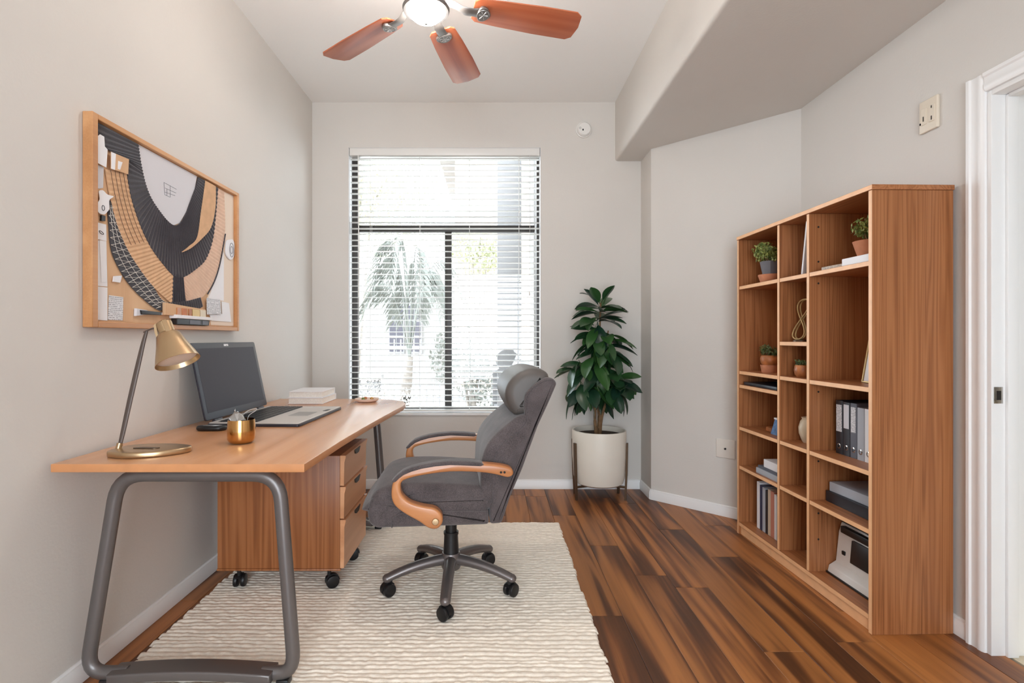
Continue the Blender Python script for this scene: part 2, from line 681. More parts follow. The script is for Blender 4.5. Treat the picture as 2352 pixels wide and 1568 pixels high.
def smooth_line(pts, n=6, closed=False):
    """Catmull-Rom through pts"""
    P = [Vector(p) for p in pts]
    L = len(P)
    out = []
    rngi = range(L if closed else L - 1)
    for i in rngi:
        if closed:
            p0, p1, p2, p3 = P[i - 1], P[i], P[(i + 1) % L], P[(i + 2) % L]
        else:
            p0, p1, p2, p3 = P[max(i - 1, 0)], P[i], P[i + 1], P[min(i + 2, L - 1)]
        for k in range(n):
            t = k / n
            out.append(0.5 * ((2 * p1) + (p2 - p0) * t + (2 * p0 - 5 * p1 + 4 * p2 - p3) * t * t + (3 * p1 - p0 - 3 * p2 + p3) * t ** 3))
    if not closed:
        out.append(P[-1])
    return [tuple(p) for p in out]


# ------------------------------------------------------------------ room shell (metres; camera at origin, looking +y)
XL, XR, YB, YR = -1.385, 1.80, 3.977, -2.2
HC, HS, XS = 2.94, 2.492, 0.921          # ceiling, soffit underside, soffit face
WX0, WX1, WZ0, WZ1 = -1.11, 0.355, 0.56, 2.597   # window opening

struct('wall_left', B().box(XL - 0.12, XL, YR - 0.1, YB + 0.15, 0, HC), 'wall')
b = B()
b.box(XL - 0.12, WX0, YB, YB + 0.16, 0, HC)
b.box(WX1, 1.25, YB, YB + 0.16, 0, HC)
b.box(WX0, WX1, YB, YB + 0.16, 0, WZ0)
b.box(WX0, WX1, YB, YB + 0.16, WZ1, HC)
struct('wall_back', b, 'wall')
CA, CB = (1.117, 3.72), (1.80, 3.064)     # ends of the angled wall
struct('wall_return', B().box(1.117, 1.24, 3.72, YB + 0.01, 0, HC), 'wall')
b = B()
b.loft([CA, CB, (CB[0] + 0.10, CB[1] + 0.10), (CA[0] + 0.12, CA[1] + 0.12)], 0, HC, axis='z')
struct('wall_angled', b, 'wall')
DY0, DY1, DZ = 1.02, 1.905, 2.045          # door opening in the right wall
b = B()
b.box(XR, XR + 0.12, DY1, CB[1] + 0.03, 0, HC)
b.box(XR, XR + 0.12, YR - 0.1, DY0, 0, HC)
b.box(XR, XR + 0.12, DY0, DY1, DZ, HC)
struct('wall_right', b, 'wall')
b = B()
b.box(XL - 0.1, -0.90, YR - 0.12, YR, 0, HC)
b.box(0.90, XR + 0.1, YR - 0.12, YR, 0, HC)
b.box(-0.90, 0.90, YR - 0.12, YR, 2.4, HC)
struct('wall_rear', b, 'wall')  # gap left out of view, sized for the fill light it admits
struct('ceiling', B().box(XL - 0.12, XR + 0.12, YR - 0.12, YB + 0.16, HC, HC + 0.1), 'ceiling')
prof = rounded([(XS, HC), (XS, HS), (XR + 0.1, HS), (XR + 0.1, HC)], [0, 0.022, 0, 0], 6)
struct('ceiling_soffit', B().loft(prof, YR - 0.1, YB + 0.1, axis='y'), 'wall')

# floor: separate walnut planks, running away from the camera
fl = struct('floor', B().box(XL - 0.1, XR + 0.06, YR - 0.12, YB + 0.1, -0.12, -0.012), 'subfloor')
ROOT[fl.name] = Matrix.Identity(4)
PW, PL = 0.152, 1.22
plank_me = {}
xx = XL - 0.06
while xx < XR + 0.02:
    y = YR - random.random() * PL
    while y < YB + 0.02:
        ln = min(PL, YB + 0.05 - y)
        w = min(PW, XR + 0.05 - xx)
        key = (round(ln, 3), round(w, 3))
        if key not in plank_me:
            plank_me[key] = B().box(0.0006, w - 0.0006, 0.0008, ln - 0.0008, -0.012, 0.0, bevel=0.0012, seg=1).mesh('plank', 'plank', 30)
        if ln > 0.05:
            o = bpy.data.objects.new('plank', plank_me[key])
            COL.objects.link(o)
            o.parent = fl
            o.location = (xx, y, 0)
        y += PL
    xx += PW


def baseboard(name, p0, p1, h=0.072, t=0.014):
    p0, p1 = Vector(p0), Vector(p1)
    d = (p1 - p0)
    L = d.length
    ang = math.atan2(d.y, d.x)
    prof = [(0, 0.001), (-t, 0.001), (-t, h * 0.72), (-t * 0.75, h * 0.80), (-t * 0.7, h * 0.93), (-t * 0.3, h), (0, h)]
    bb = B().loft(prof, 0, L, axis='x')
    R = Matrix.Rotation(ang, 3, 'Z')
    bb.v = [tuple(R @ Vector(v) + Vector((p0.x, p0.y, 0))) for v in bb.v]
    return struct(name, bb, 'trim')


baseboard('baseboard_left', (XL, YR), (XL, YB))
baseboard('baseboard_back', (XL, YB), (1.117, YB))
baseboard('baseboard_return', (1.117, YB), CA)
baseboard('baseboard_angled', CA, CB)
baseboard('baseboard_right', CB, (XR, DY1 + 0.07))
baseboard('baseboard_right', (XR, DY0 - 0.07), (XR, YR))

# window: dark aluminium frame, fixed light above, slider below
w = struct_empty('window_1', (0, 4.09, 0))
fy0, fy1 = 4.065, 4.11
b = B()
for (x0, x1, z0, z1) in [(WX0, WX0 + 0.048, WZ0, WZ1), (WX1 - 0.026, WX1, WZ0, WZ1), (WX0, WX1, WZ0, WZ0 + 0.045), (WX0, WX1, WZ1 - 0.045, WZ1)]:
    b.box(x0, x1, fy0, fy1, z0, z1, bevel=0.003)
b.build('outer_frame', 'window_frame', w, world=True)
B().box(WX0 + 0.04, WX1 - 0.04, fy0 - 0.006, fy1, 1.972, 2.022, bevel=0.003).build('transom', 'window_frame', w, world=True)
B().box(-0.384, -0.332, fy0 - 0.004, fy1, WZ0 + 0.04, 1.985, bevel=0.003).build('mullion', 'window_frame', w, world=True)
for x0, x1, z0, z1 in [(WX0 + 0.045, WX1 - 0.045, 2.018, WZ1 - 0.042), (WX0 + 0.045, -0.382, WZ0 + 0.042, 1.975), (-0.334, WX1 - 0.045, WZ0 + 0.042, 1.975)]:
    B().box(x0, x1, 4.086, 4.091, z0, z1).build('pane', 'pane', w, world=True)
b = B()
b.box(WX0 + 0.0005, WX0 + 0.004, YB + 0.001, fy0, WZ0, WZ1)
b.box(WX1 - 0.004, WX1 - 0.0005, YB + 0.001, fy0, WZ0, WZ1)
b.box(WX0 + 0.0005, WX1 - 0.0005, YB + 0.001, fy0, WZ1 - 0.004, WZ1 - 0.0005)
b.build('reveal_lining', 'trim', w, world=True)
B().box(WX0 - 0.004, WX1 + 0.004, YB - 0.012, fy0, WZ0 - 0.002, WZ0 + 0.016, bevel=0.004).build('window_sill', 'trim', w, world=True)

# door opening in the right wall: casing, jamb, stop, strike plate
d = struct_empty('door_1', (XR, DY1, 0))
cw, ct = 0.068, 0.02
cprof = [(0, 0), (cw, 0), (cw, ct), (cw * 0.82, ct), (cw * 0.74, ct * 0.72), (cw * 0.45, ct * 0.66), (cw * 0.35, ct * 0.82), (cw * 0.15, ct * 0.75), (0.002, ct * 0.5)]


def casing(y0, ydir, z0, z1):
    bb = B().loft([(XR - q, y0 + ydir * p) for p, q in cprof], z0, z1, axis='z')
    return bb


casing(DY1, 1, 0, DZ + cw).build('casing', 'trim', d, world=True)
casing(DY0, -1, 0, DZ + cw).build('casing', 'trim', d, world=True)
bb = B().loft([(XR - q, DZ + p) for p, q in cprof], DY0, DY1, axis='y')
bb.build('casing', 'trim', d, world=True)
for yy in ((DY1 - 0.018, DY1 - 0.0005), (DY0 + 0.0005, DY0 + 0.018)):
    B().box(XR - 0.004, XR + 0.124, yy[0], yy[1], 0, DZ - 0.001, bevel=0.002).build('jamb', 'trim', d, world=True)
B().box(XR - 0.004, XR + 0.124, DY0 + 0.018, DY1 - 0.018, DZ - 0.018, DZ - 0.0005, bevel=0.002).build('jamb_head', 'trim', d, world=True)
B().box(XR + 0.045, XR + 0.085, DY1 - 0.03, DY1 - 0.018, 0, DZ - 0.02, bevel=0.002).build('door_stop', 'trim', d, world=True)
B().box(XR + 0.045, XR + 0.085, DY0 + 0.03, DY1 - 0.03, DZ - 0.03, DZ - 0.018, bevel=0.002).build('door_stop', 'trim', d, world=True)
sp = B().box(XR + 0.003, XR + 0.036, DY1 - 0.0205, DY1 - 0.018, 0.912, 0.972, bevel=0.001).build('strike_plate', 'chrome', d, world=True, label='metal strike plate')
B().box(XR + 0.012, XR + 0.028, DY1 - 0.0215, DY1 - 0.019, 0.925, 0.958).build('latch_hole', 'dark_hole', sp, world=True)
# the space past the door
hf = struct('floor_hall', B().box(XR + 0.061, 3.6, YR, 4.0, -0.1, -0.012), 'subfloor')
ROOT[hf.name] = Matrix.Identity(4)
tile_me = B().box(0.002, 0.328, 0.002, 0.328, -0.012, 0.0, bevel=0.002, seg=1).mesh('floor_tile', 'tile', 30)
for i in range(5):
    for j in range(14):
        o = bpy.data.objects.new('floor_tile', tile_me)
        COL.objects.link(o)
        o.parent = hf
        o.location = (XR + 0.062 + i * 0.33, -1.2 + j * 0.33, 0)
struct('wall_hall', B().box(3.5, 3.6, YR, 4.0, 0, HC), 'wall')
struct('wall_hall_sky_block', B().box(XR + 0.12, 3.6, YR - 0.1, YR, 0, HC), 'wall')  # unseen end wall, added to keep open sky off the door jamb
struct('ceiling_hall', B().box(XR + 0.12, 3.6, YR, 4.0, HC, HC + 0.1), 'ceiling')
# ------------------------------------------------------------------ window blind
bl = thing('window_blind', 'white horizontal two-inch slat blind, open, filling the window recess', 'blind', (-0.378, 4.015, 2.56))
bx0, bx1, by = WX0 + 0.010, WX1 - 0.010, 4.012
b = B().box(bx0 - 0.002, bx1 + 0.002, by - 0.036, by + 0.028, 2.536, 2.592, bevel=0.004)
b.build('headrail', 'white_plastic', bl, world=True)
sl = [(-0.025, -0.0009), (-0.012, 0.0015), (0.0, 0.0024), (0.012, 0.0015), (0.025, -0.0009), (0.025, 0.0017), (0.012, 0.0042), (0.0, 0.0051), (-0.012, 0.0042), (-0.025, 0.0017)]
slat_me = B().loft([(y, z) for y, z in sl], bx0, bx1, axis='x').mesh('slat', 'slat', 30)
NSL, Z0 = 44, 0.618
for i in range(NSL):
    o = bpy.data.objects.new('slat', slat_me)
    COL.objects.link(o)
    o.parent = bl
    z = Z0 + i * (2.515 - Z0) / (NSL - 1)
    o.location = (0.378, by - 4.015, z - 2.56)
    o.rotation_euler = (math.radians(random.uniform(-1.2, 1.6) + 2), math.radians(random.uniform(-0.12, 0.12)), 0)
B().box(bx0, bx1, by - 0.026, by + 0.026, 0.584, 0.600, bevel=0.005).build('bottom_rail', 'white_plastic', bl, world=True)
for x in (-0.945, -0.57, -0.19, 0.19):
    b = B()
    for yy in (by - 0.027, by + 0.027):
        b.tube([(x, yy, 0.585), (x, yy, 2.54)], 0.0012, 6)
    b.build('ladder_cord', 'cord', bl, world=True)
B().tube([(-1.035, by - 0.036, 2.54), (-1.03, by - 0.040, 1.9), (-1.033, by - 0.038, 1.45)], 0.004, 8).build('tilt_wand', 'white_plastic', bl, world=True)
b = B()
b.tube([(0.27, by - 0.034, 2.54), (0.272, by - 0.036, 2.0), (0.268, by - 0.036, 1.5)], 0.0014, 6)
b.lathe([(0, 0), (0.006, 0.004), (0.004, 0.03), (0, 0.034)], (0.268, by - 0.036, 1.468), 10)
b.build('lift_cord', 'cord', bl, world=True)

# ------------------------------------------------------------------ outdoors
struct('ground_outside', B().box(-14, 12, 4.25, 34, -0.32, -0.2), 'gravel')
col = thing('stucco_column', 'pale grey square stucco column outside the right half of the window', 'column', (0.17, 6.15, -0.2))
B().box(0.035, 0.315, 6.0, 6.3, -0.2, 4.4, bevel=0.01).build('shaft', 'stucco', col, world=True)
B().box(0.0, 0.35, 5.96, 6.34, -0.2, 0.35, bevel=0.012).build('plinth', 'stucco', col, world=True)
pw = thing('garden_wall', 'low grey stucco planter wall outside beside the column', 'garden wall', (-0.4, 6.4, -0.2))
B().box(-0.02, 1.4, 6.32, 6.5, -0.2, 0.82, bevel=0.01).build('wall_body', 'stucco', pw, world=True)
B().box(-0.05, 1.42, 6.29, 6.53, 0.82, 0.88, bevel=0.01).build('coping', 'stucco_white', pw, world=True)
pw = thing('garden_wall', 'low grey stucco garden wall outside at the left edge of the window', 'garden wall', (-2.0, 6.6, -0.2))
B().box(-2.6, -1.45, 6.5, 6.7, -0.2, 0.62, bevel=0.01).build('wall_body', 'stucco', pw, world=True)
B().box(-2.63, -1.42, 6.47, 6.73, 0.62, 0.68, bevel=0.01).build('coping', 'stucco_white', pw, world=True)
nb = thing('porch_wall', 'white stucco porch wall with stepped trim outside the window right edge', 'wall', (0.75, 5.6, -0.2))
B().box(0.41, 1.3, 5.8, 6.0, -0.2, 4.6).build('wall_body', 'stucco_white', nb, world=True)
B().box(0.40, 0.44, 5.77, 5.80, -0.2, 4.6, bevel=0.006).build('trim_strip', 'stucco_white', nb, world=True)
B().box(0.50, 0.53, 5.76, 5.80, -0.2, 4.6, bevel=0.006).build('trim_strip', 'stucco_white', nb, world=True)
hs = thing('neighbour_house', 'peach stucco house with a shuttered window far behind the garden fence', 'house', (-0.8, 15.0, -0.2))
B().box(-1.05, 4.5, 14.0, 18.0, -0.2, 6.0).build('house_wall', 'peach', hs, world=True)
B().loft([(-1.5, 6.0), (4.9, 6.0), (4.3, 6.6), (-0.9, 6.6)], 13.6, 18.4, axis='y').build('roof', 'stucco_white', hs, world=True)
B().box(-3.6, -1.05, 14.6, 18.0, -0.2, 2.9).build('garage_wall', 'stucco_white', hs, world=True)
for x0 in (-2.95, -2.45):
    f = B().box(x0, x0 + 0.45, 14.55, 14.62, 0.7, 2.1, bevel=0.01).build('window_frame', 'iron', hs, world=True)
    for k in range(2):
        for q in range(3):
            B().box(x0 + 0.04 + k * 0.2, x0 + 0.21 + k * 0.2, 14.535, 14.56, 0.76 + q * 0.45, 1.14 + q * 0.45).build('window_pane', 'screen', f, world=True)
fe = thing('iron_fence', 'pale iron picket fence across the garden outside', 'fence', (-1.6, 9.5, -0.2))
B().box(-3.4, 0.4, 9.48, 9.52, 0.95, 1.0).build('rail', 'iron', fe, world=True)
B().box(-3.4, 0.4, 9.48, 9.52, 0.02, 0.07).build('rail', 'iron', fe, world=True)
pk = B().box(-0.011, 0.011, -0.011, 0.011, 0, 1.32).mesh('picket', 'iron')
for i in range(32):
    o = bpy.data.objects.new('picket', pk)
    COL.objects.link(o)
    o.parent = fe
    o.location = (-3.35 + i * 0.118 + 1.6, 0, 0.0)


def frond(b, base, ang, length, rise, leaves=26, mi=0):
    """an arching stem with drooping leaflets"""
    d = Vector((math.cos(ang), math.sin(ang), 0))
    pts = []
    for k in range(15):
        t = k / 14
        pts.append(Vector(base) + d * (length * (t ** 1.15)) + Vector((0, 0, rise * math.sin(t * PI * 0.82) * 1.1)))
    b.tube(pts, [0.010 * (1 - 0.8 * k / 14) for k in range(15)], 5, mi=mi)
    s = d.cross(Vector((0, 0, 1)))
    for k in range(leaves):
        t = 0.25 + 0.75 * k / leaves
        i = min(int(t * 14), 13)
        p = pts[i].lerp(pts[i + 1], t * 14 - i)
        for sg in (-1, 1):
            q = p + s * (sg * 0.10) + d * 0.13 + Vector((0, 0, -0.16 - 0.08 * random.random()))
            m = p.lerp(q, 0.5) + Vector((0, 0, 0.03)) + s * (sg * 0.02)
            wv = d * 0.006
            b.add([p - wv, p + wv, m + wv * 1.6, q, m - wv * 1.6], [[0, 1, 2, 3, 4]], mi)


pal = thing('arching_palm', 'pale arching palm with thin drooping fronds outside the left pane', 'palm', (-1.15, 6.9, -0.2))
b = B()
b.tube([(-1.15, 6.9, -0.2), (-1.17, 6.9, 0.4), (-1.12, 6.9, 0.9)], [0.09, 0.08, 0.05], 10)
b.build('trunk', 'bark', pal, world=True)
for k in range(15):
    b = B()
    a = k * 2.399 + 0.3
    frond(b, (-1.12, 6.9, 0.85), a, random.uniform(0.45, 0.75), random.uniform(0.7, 1.45))
    b.build('frond', 'frond', pal, world=True, smooth=None)


def leaf_cloud(b, c, r, n, size, flat=1.0):
    for _ in range(n):
        u = Vector((random.gauss(0, 1), random.gauss(0, 1), random.gauss(0, 1)))
        u.normalize()
        k = r * (random.random() ** 0.4)
        p = Vector((c[0] + u.x * k, c[1] + u.y * k, c[2] + u.z * k * flat))
        R = Euler((random.uniform(0, 6.3), random.uniform(0, 6.3), random.uniform(0, 6.3))).to_matrix()
        s = size * random.uniform(0.6, 1.3)
        pts = [R @ Vector(q) * s + p for q in ((-0.5, 0, 0), (0, -0.28, 0.06), (0.5, 0, 0), (0, 0.28, 0.06))]
        b.add(pts, [[0, 1, 2, 3]])


def shrub(name, label, cat, c, r, n, size, mat, flat=1.0, trunk_h=0.0, clumps=5):
    t = thing(name, label, cat, (c[0], c[1], -0.2))
    b = B()
    for k in range(clumps):
        a = k * 2.4
        b2 = (c[0] + r * 0.55 * math.cos(a), c[1] + r * 0.5 * math.sin(a), c[2] + r * 0.35 * math.sin(k * 1.7) * flat)
        leaf_cloud(b, b2, r * 0.62, n // clumps, size, flat)
    b.build('foliage', mat, t, smooth=None, world=True, kind='stuff')
    b = B()
    for k in range(4):
        a = k * 1.6
        b.tube([(c[0] + 0.02 * k, c[1], -0.2), (c[0] + r * 0.2 * math.cos(a), c[1] + r * 0.2 * math.sin(a), c[2] - r * 0.2), (c[0] + r * 0.5 * math.cos(a), c[1] + r * 0.5 * math.sin(a), c[2] + r * 0.35)], [0.03, 0.02, 0.008], 6)
    b.build('stem', 'bark', t, world=True)
    return t


shrub('flowering_shrub', 'white flowering shrub outside low on the left of the window', 'shrub', (-1.25, 5.75, 0.35), 0.5, 2600, 0.035, 'blossom', 0.9)
shrub('leafy_shrub', 'grey green leafy shrub outside behind the right lower pane', 'shrub', (-0.32, 7.15, 0.75), 0.5, 1800, 0.06, 'frond', 1.3)
shrub('leafy_shrub', 'low green shrub outside under the arching palm', 'shrub', (-0.42, 5.3, 0.12), 0.36, 1500, 0.05, 'frond', 0.8)
shrub('garden_tree', 'pale green tree rising outside behind the upper left pane', 'tree', (-2.7, 10.2, 4.0), 1.5, 4200, 0.11, 'leaf_out', 0.9, clumps=9)
shrub('garden_tree', 'pale yellow green tree outside in the middle of the window', 'tree', (-0.35, 12.4, 3.2), 0.85, 3000, 0.10, 'leaf_out', 0.8, clumps=7)

# ------------------------------------------------------------------ rug
RX0, RX1, RY0, RY1 = -1.275, 0.40, 1.25, 3.225
RT = 0.0165                                   # height the furniture stands at on the rug
rows = 82
per = 6
nx = 300
ny = rows * per + 1
u = np.linspace(0, 1, nx)
v = np.arange(ny) / per
U, V = np.meshgrid(u, v)


def vnoise(x, y, seed):
    r = np.random.default_rng(seed)
    g = r.random((256, 256))
    xi, yi = np.floor(x).astype(int), np.floor(y).astype(int)
    fx, fy = x - xi, y - yi
    fx, fy = fx * fx * (3 - 2 * fx), fy * fy * (3 - 2 * fy)
    a, b_, c, d_ = g[xi % 256, yi % 256], g[(xi + 1) % 256, yi % 256], g[xi % 256, (yi + 1) % 256], g[(xi + 1) % 256, (yi + 1) % 256]
    return a * (1 - fx) * (1 - fy) + b_ * fx * (1 - fy) + c * (1 - fx) * fy + d_ * fx * fy


ridge = np.abs(np.sin(PI * V)) ** 0.32
amp = 0.75 + 0.45 * vnoise(U * 90, np.floor(np.minimum(V, rows - 0.001)) + 3, 1)
Z = 0.004 + 0.0090 * ridge * amp + 0.0025 * (vnoise(U * 260, V * 4, 2) - 0.5) * ridge
wob = (vnoise(U * 7, V * 0.35, 3) - 0.5) * 0.016 + (vnoise(U * 40, V * 1.0, 9) - 0.5) * 0.004
X = RX0 + U * (RX1 - RX0)
rowi = np.floor(np.minimum(V, rows - 0.001)).astype(int)
eL, eR = rng.uniform(-0.010, 0.010, rows + 1), rng.uniform(-0.006, 0.006, rows + 1)
X = X + eL[rowi] * np.clip(1 - U * 40, 0, 1) + eR[rowi] * np.clip(1 - (1 - U) * 40, 0, 1)
X = X + 0.010 * (ridge - 0.6) * (np.clip(U * 90, 0, 1) - 1) * -0.0
Y = RY0 + V / rows * (RY1 - RY0) + wob * np.clip(np.minimum(V, rows - V) / 3, 0, 1)
edge = np.clip(np.minimum(U, 1 - U) * 220, 0, 1)
Z = Z * np.sqrt(edge) + 0.0005
verts = np.stack([X, Y, Z], -1).reshape(-1, 3)
idx = np.arange(ny * nx).reshape(ny, nx)
quads = np.stack([idx[:-1, :-1], idx[:-1, 1:], idx[1:, 1:], idx[1:, :-1]], -1).reshape(-1, 4)
me = bpy.data.meshes.new('wool_rug')
me.vertices.add(len(verts))
me.vertices.foreach_set('co', verts.ravel())
me.loops.add(quads.size)
me.loops.foreach_set('vertex_index', quads.ravel())
me.polygons.add(len(quads))
me.polygons.foreach_set('loop_start', np.arange(0, quads.size, 4))
me.polygons.foreach_set('use_smooth', np.ones(len(quads), bool))
me.update(calc_edges=True)
me.validate()
me.materials.append(M['rug'])
rug = thing('wool_rug', 'cream ribbed wool rug under the desk and office chair', 'rug', (-0.44, 2.24, 0))
pile = bpy.data.objects.new('ribbed_pile', me)
COL.objects.link(pile)
pile.parent = rug
pile.location = (0.44, -2.24, 0)
B().box(RX0 + 0.006, RX1 - 0.006, RY0 + 0.004, RY1 - 0.004, 0.0003, 0.0018).build('backing', 'rug_back', rug, world=True)

# ------------------------------------------------------------------ desk
DH = 0.76
dk = thing('desk', 'light wood desk with bowed edge and gunmetal tube end frames', 'desk', (-1.0, 2.45, 0))
top = [(-1.368, 1.612), (-0.586, 1.612), (-0.583, 1.80), (-0.580, 1.97), (-0.568, 2.25), (-0.552, 2.53), (-0.535, 2.78), (-0.520, 2.98), (-0.525, 3.10), (-0.56, 3.21), (-0.63, 3.28), (-0.72, 3.315), (-0.85, 3.33), (-1.368, 3.34)]
b = B().loft(top, DH - 0.026, DH, r=0.0025, axis='z', n=2)
o = b.build('desktop', ['desk', 'desk_edge'], dk, world=True, smooth=30)
for p in o.data.polygons:
    if abs(p.normal.z) < 0.5:
        p.material_index = 1


def leg_frame(y):
    # splayed loop of oval tube with rounded corners: top bar, two legs, foot bar
    zt, zb = 0.700, RT + 0.034
    loop = [(-1.232, zt), (-0.706, zt), (-0.655, zb), (-0.76, zb), (-1.20, zb), (-1.338, zb)]
    path = rounded(loop, [0.085, 0.085, 0.075, 0, 0, 0.075], 7)
    k = next(i for i, p in enumerate(path) if abs(p[0] + 1.20) < 1e-6)
    path = path[k:] + path[:k]                 # open at the foot: the flat bar joins both legs
    b = B().tube([(p[0], y, p[1]) for p in path], 0.0225, 14, ry=0.020, up=(0, 1, 0))
    fr = b.build('leg_frame', 'gunmetal', dk, world=True)
    pts = []
    for k in range(13):
        t = k / 12
        pts.append((-1.245 + t * 0.525, zb - 0.014 + 0.012 * math.sin(PI * t)))
    lo = pts + [(p[0], p[1] + 0.030) for p in reversed(pts)]
    b = B().loft(lo, y - 0.042, y + 0.034, r=0.006, axis='y', n=3)
    b.build('foot_bar', 'gunmetal', fr, world=True)
    B().box(-1.15, -0.76, y - 0.022, y + 0.022, 0.716, DH - 0.026, bevel=0.002).build('spacer_plate', 'grey_plastic', fr, world=True)
    b = B()
    for x in (-1.265, -0.69):
        b.box(x - 0.02, x + 0.02, y - 0.02, y + 0.02, RT - 0.003, RT + 0.02, bevel=0.004)
    b.build('foot_pad', 'black_plastic', fr, world=True)


leg_frame(1.715)
leg_frame(3.12)

# ------------------------------------------------------------------ rolling pedestal
pd = thing('drawer_pedestal', 'wooden three drawer pedestal on black casters under the desk', 'drawer unit', (-0.955, 2.535, 0))
px0, px1, py0, py1, pz0, pz1 = -1.237, -0.690, 2.335, 2.735, 0.118, 0.622
b = B()
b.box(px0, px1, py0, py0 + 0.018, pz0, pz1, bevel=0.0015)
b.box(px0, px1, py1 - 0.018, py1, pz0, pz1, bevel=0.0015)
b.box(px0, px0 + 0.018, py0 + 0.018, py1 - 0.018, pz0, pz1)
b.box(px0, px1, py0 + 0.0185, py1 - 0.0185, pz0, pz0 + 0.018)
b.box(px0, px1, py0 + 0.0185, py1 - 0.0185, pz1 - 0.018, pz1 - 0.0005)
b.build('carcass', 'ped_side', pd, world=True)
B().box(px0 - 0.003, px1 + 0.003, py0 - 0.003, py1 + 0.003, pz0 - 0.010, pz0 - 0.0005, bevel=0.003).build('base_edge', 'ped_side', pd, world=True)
for z0, z1 in ((pz0 + 0.002, 0.335), (0.341, 0.482), (0.488, pz1)):
    # front with a curved finger lip along its top edge
    pr = [(px1 + 0.001, z0), (px1 + 0.018, z0), (px1 + 0.020, z1 - 0.030), (px1 + 0.026, z1 - 0.008), (px1 + 0.026, z1), (px1 + 0.001, z1)]
    dr = B().loft(pr, py0 + 0.001, py1 - 0.001, axis='y').build('drawer', 'ped_front', pd, world=True, smooth=30)
    pts = []
    b = B()
    ym, w = (py0 + py1) / 2, 0.055
    hp = [(ym - w, z1 - 0.006), (ym + w, z1 - 0.006), (ym + w * 0.45, z1 - 0.030), (ym - w * 0.45, z1 - 0.030)]
    b.loft(rounded(hp, 0.008, 3), px1 + 0.016, px1 + 0.0285, axis='x')
    b.build('finger_pull', 'black_plastic', dr, world=True, label='dark finger pull')


def caster(parent, x, y, zb, ang, r=0.027, stem_top=0.11, world=True, local=False):
    c, s = math.cos(ang), math.sin(ang)
    R = Matrix(((c, -s, 0), (s, c, 0), (0, 0, 1)))
    ax = R @ Matrix(((1, 0, 0), (0, 0, 1), (0, -1, 0)))      # lathe z -> local y
    b = B()
    # hood over twin wheels
    pr = []
    for k in range(11):
        a = PI * (0.02 + 0.80 * k / 10)
        pr.append((math.cos(a) * (r + 0.004), math.sin(a) * (r + 0.004)))
    for k in range(10, -1, -1):
        a = PI * (0.02 + 0.80 * k / 10)
        pr.append((math.cos(a) * (r * 0.55), math.sin(a) * (r * 0.55)))
    b.loft(pr, -0.010, 0.010, axis='y')
    b.v = [tuple(R @ Vector(v) + Vector((x, y, zb + r))) for v in b.v]
    b.lathe([(0, 0), (0.009, 0), (0.009, 1)], (0, 0, 0), 10)
    k = len(b.v) - 21
    for i in range(k, len(b.v)):
        v = b.v[i]
        b.v[i] = (x + c * -0.012 + v[0], y + s * -0.012 + v[1], zb + r + 0.012 + v[2] * (stem_top - zb - r - 0.012))
    ho = b.build('caster', 'black_plastic', parent, world=world)
    for sg in (-1, 1):
        off = R @ Vector((0, sg * 0.016, 0))
        b = B().lathe([(0, -0.009), (r * 0.7, -0.010), (r * 0.93, -0.008), (r, -0.004), (r, 0.004), (r * 0.93, 0.008), (r * 0.7, 0.010), (0, 0.009)], (x + off.x, y + off.y, zb + r), 20, mat=ax)
        b.build('wheel', 'black_plastic', ho, world=world)
    return ho


for x, y, a in ((px0 + 0.075, py0 + 0.055, 1.7), (px1 - 0.05, py0 + 0.05, 0.5), (px0 + 0.075, py1 - 0.055, 2.3), (px1 - 0.035, py1 - 0.05, 0.2)):
    caster(pd, x, y, RT - 0.003, a, r=0.029, stem_top=pz0 - 0.005)

# ------------------------------------------------------------------ office chair
CX, CY = -0.197, 2.39
ch = thing('office_chair', 'charcoal fabric executive office chair with curved wooden arms', 'chair', (CX, CY, RT - 0.003), math.radians(4.5))
CZ = RT - 0.003


def cz(prof):
    return [(x, z - CZ) for x, z in prof]


# five-star base (its own turn: one spoke towards the camera)
b = B()
b.lathe([(0.0, 0.085), (0.040, 0.085), (0.046, 0.10), (0.046, 0.145), (0.040, 0.158), (0.0, 0.158)], seg=24)
b.build('base_hub', 'base_metal', ch)
for k in range(5):
    a = math.radians(-90 - 4.5 + 72 * k)
    c, s = math.cos(a), math.sin(a)
    pts, ra, rb = [], [], []
    for i in range(11):
        t = i / 10
        r = 0.02 + t * 0.268
        z = 0.128 - 0.050 * t ** 2.0
        pts.append((r * c, r * s, z))
        ra.append(0.027 - 0.005 * t)
        rb.append(0.026 - 0.009 * t)
    b = B().tube(pts, ra, 14, ry=rb)
    b.sphere((0.287 * c, 0.287 * s, 0.077), 0.0225, 14, 8, (1, 1, 0.85))
    leg = b.build('base_leg', 'base_metal', ch)
    ca = [a + 0.9, a + 1.2, a - 0.5, a + 2.0, a + 0.4][k]
    caster(leg, 0.285 * c, 0.285 * s, 0.0, ca, r=0.029, stem_top=0.075, world=False)
b = B()
b.lathe([(0.0, 0.14), (0.036, 0.14), (0.031, 0.245), (0.0, 0.245)], seg=24)
b.lathe([(0.0, 0.24), (0.034, 0.24), (0.034, 0.252), (0.0, 0.252)], seg=24)
b.build('column_sleeve', 'black_plastic', ch)
B().lathe([(0.0, 0.25), (0.026, 0.25), (0.026, 0.375), (0.0, 0.375)], seg=20).build('gas_column', 'black_plastic', ch)
B().box(-0.13, 0.12, -0.09, 0.09, 0.345, 0.372, bevel=0.008).build('seat_mechanism', 'black_plastic', ch)

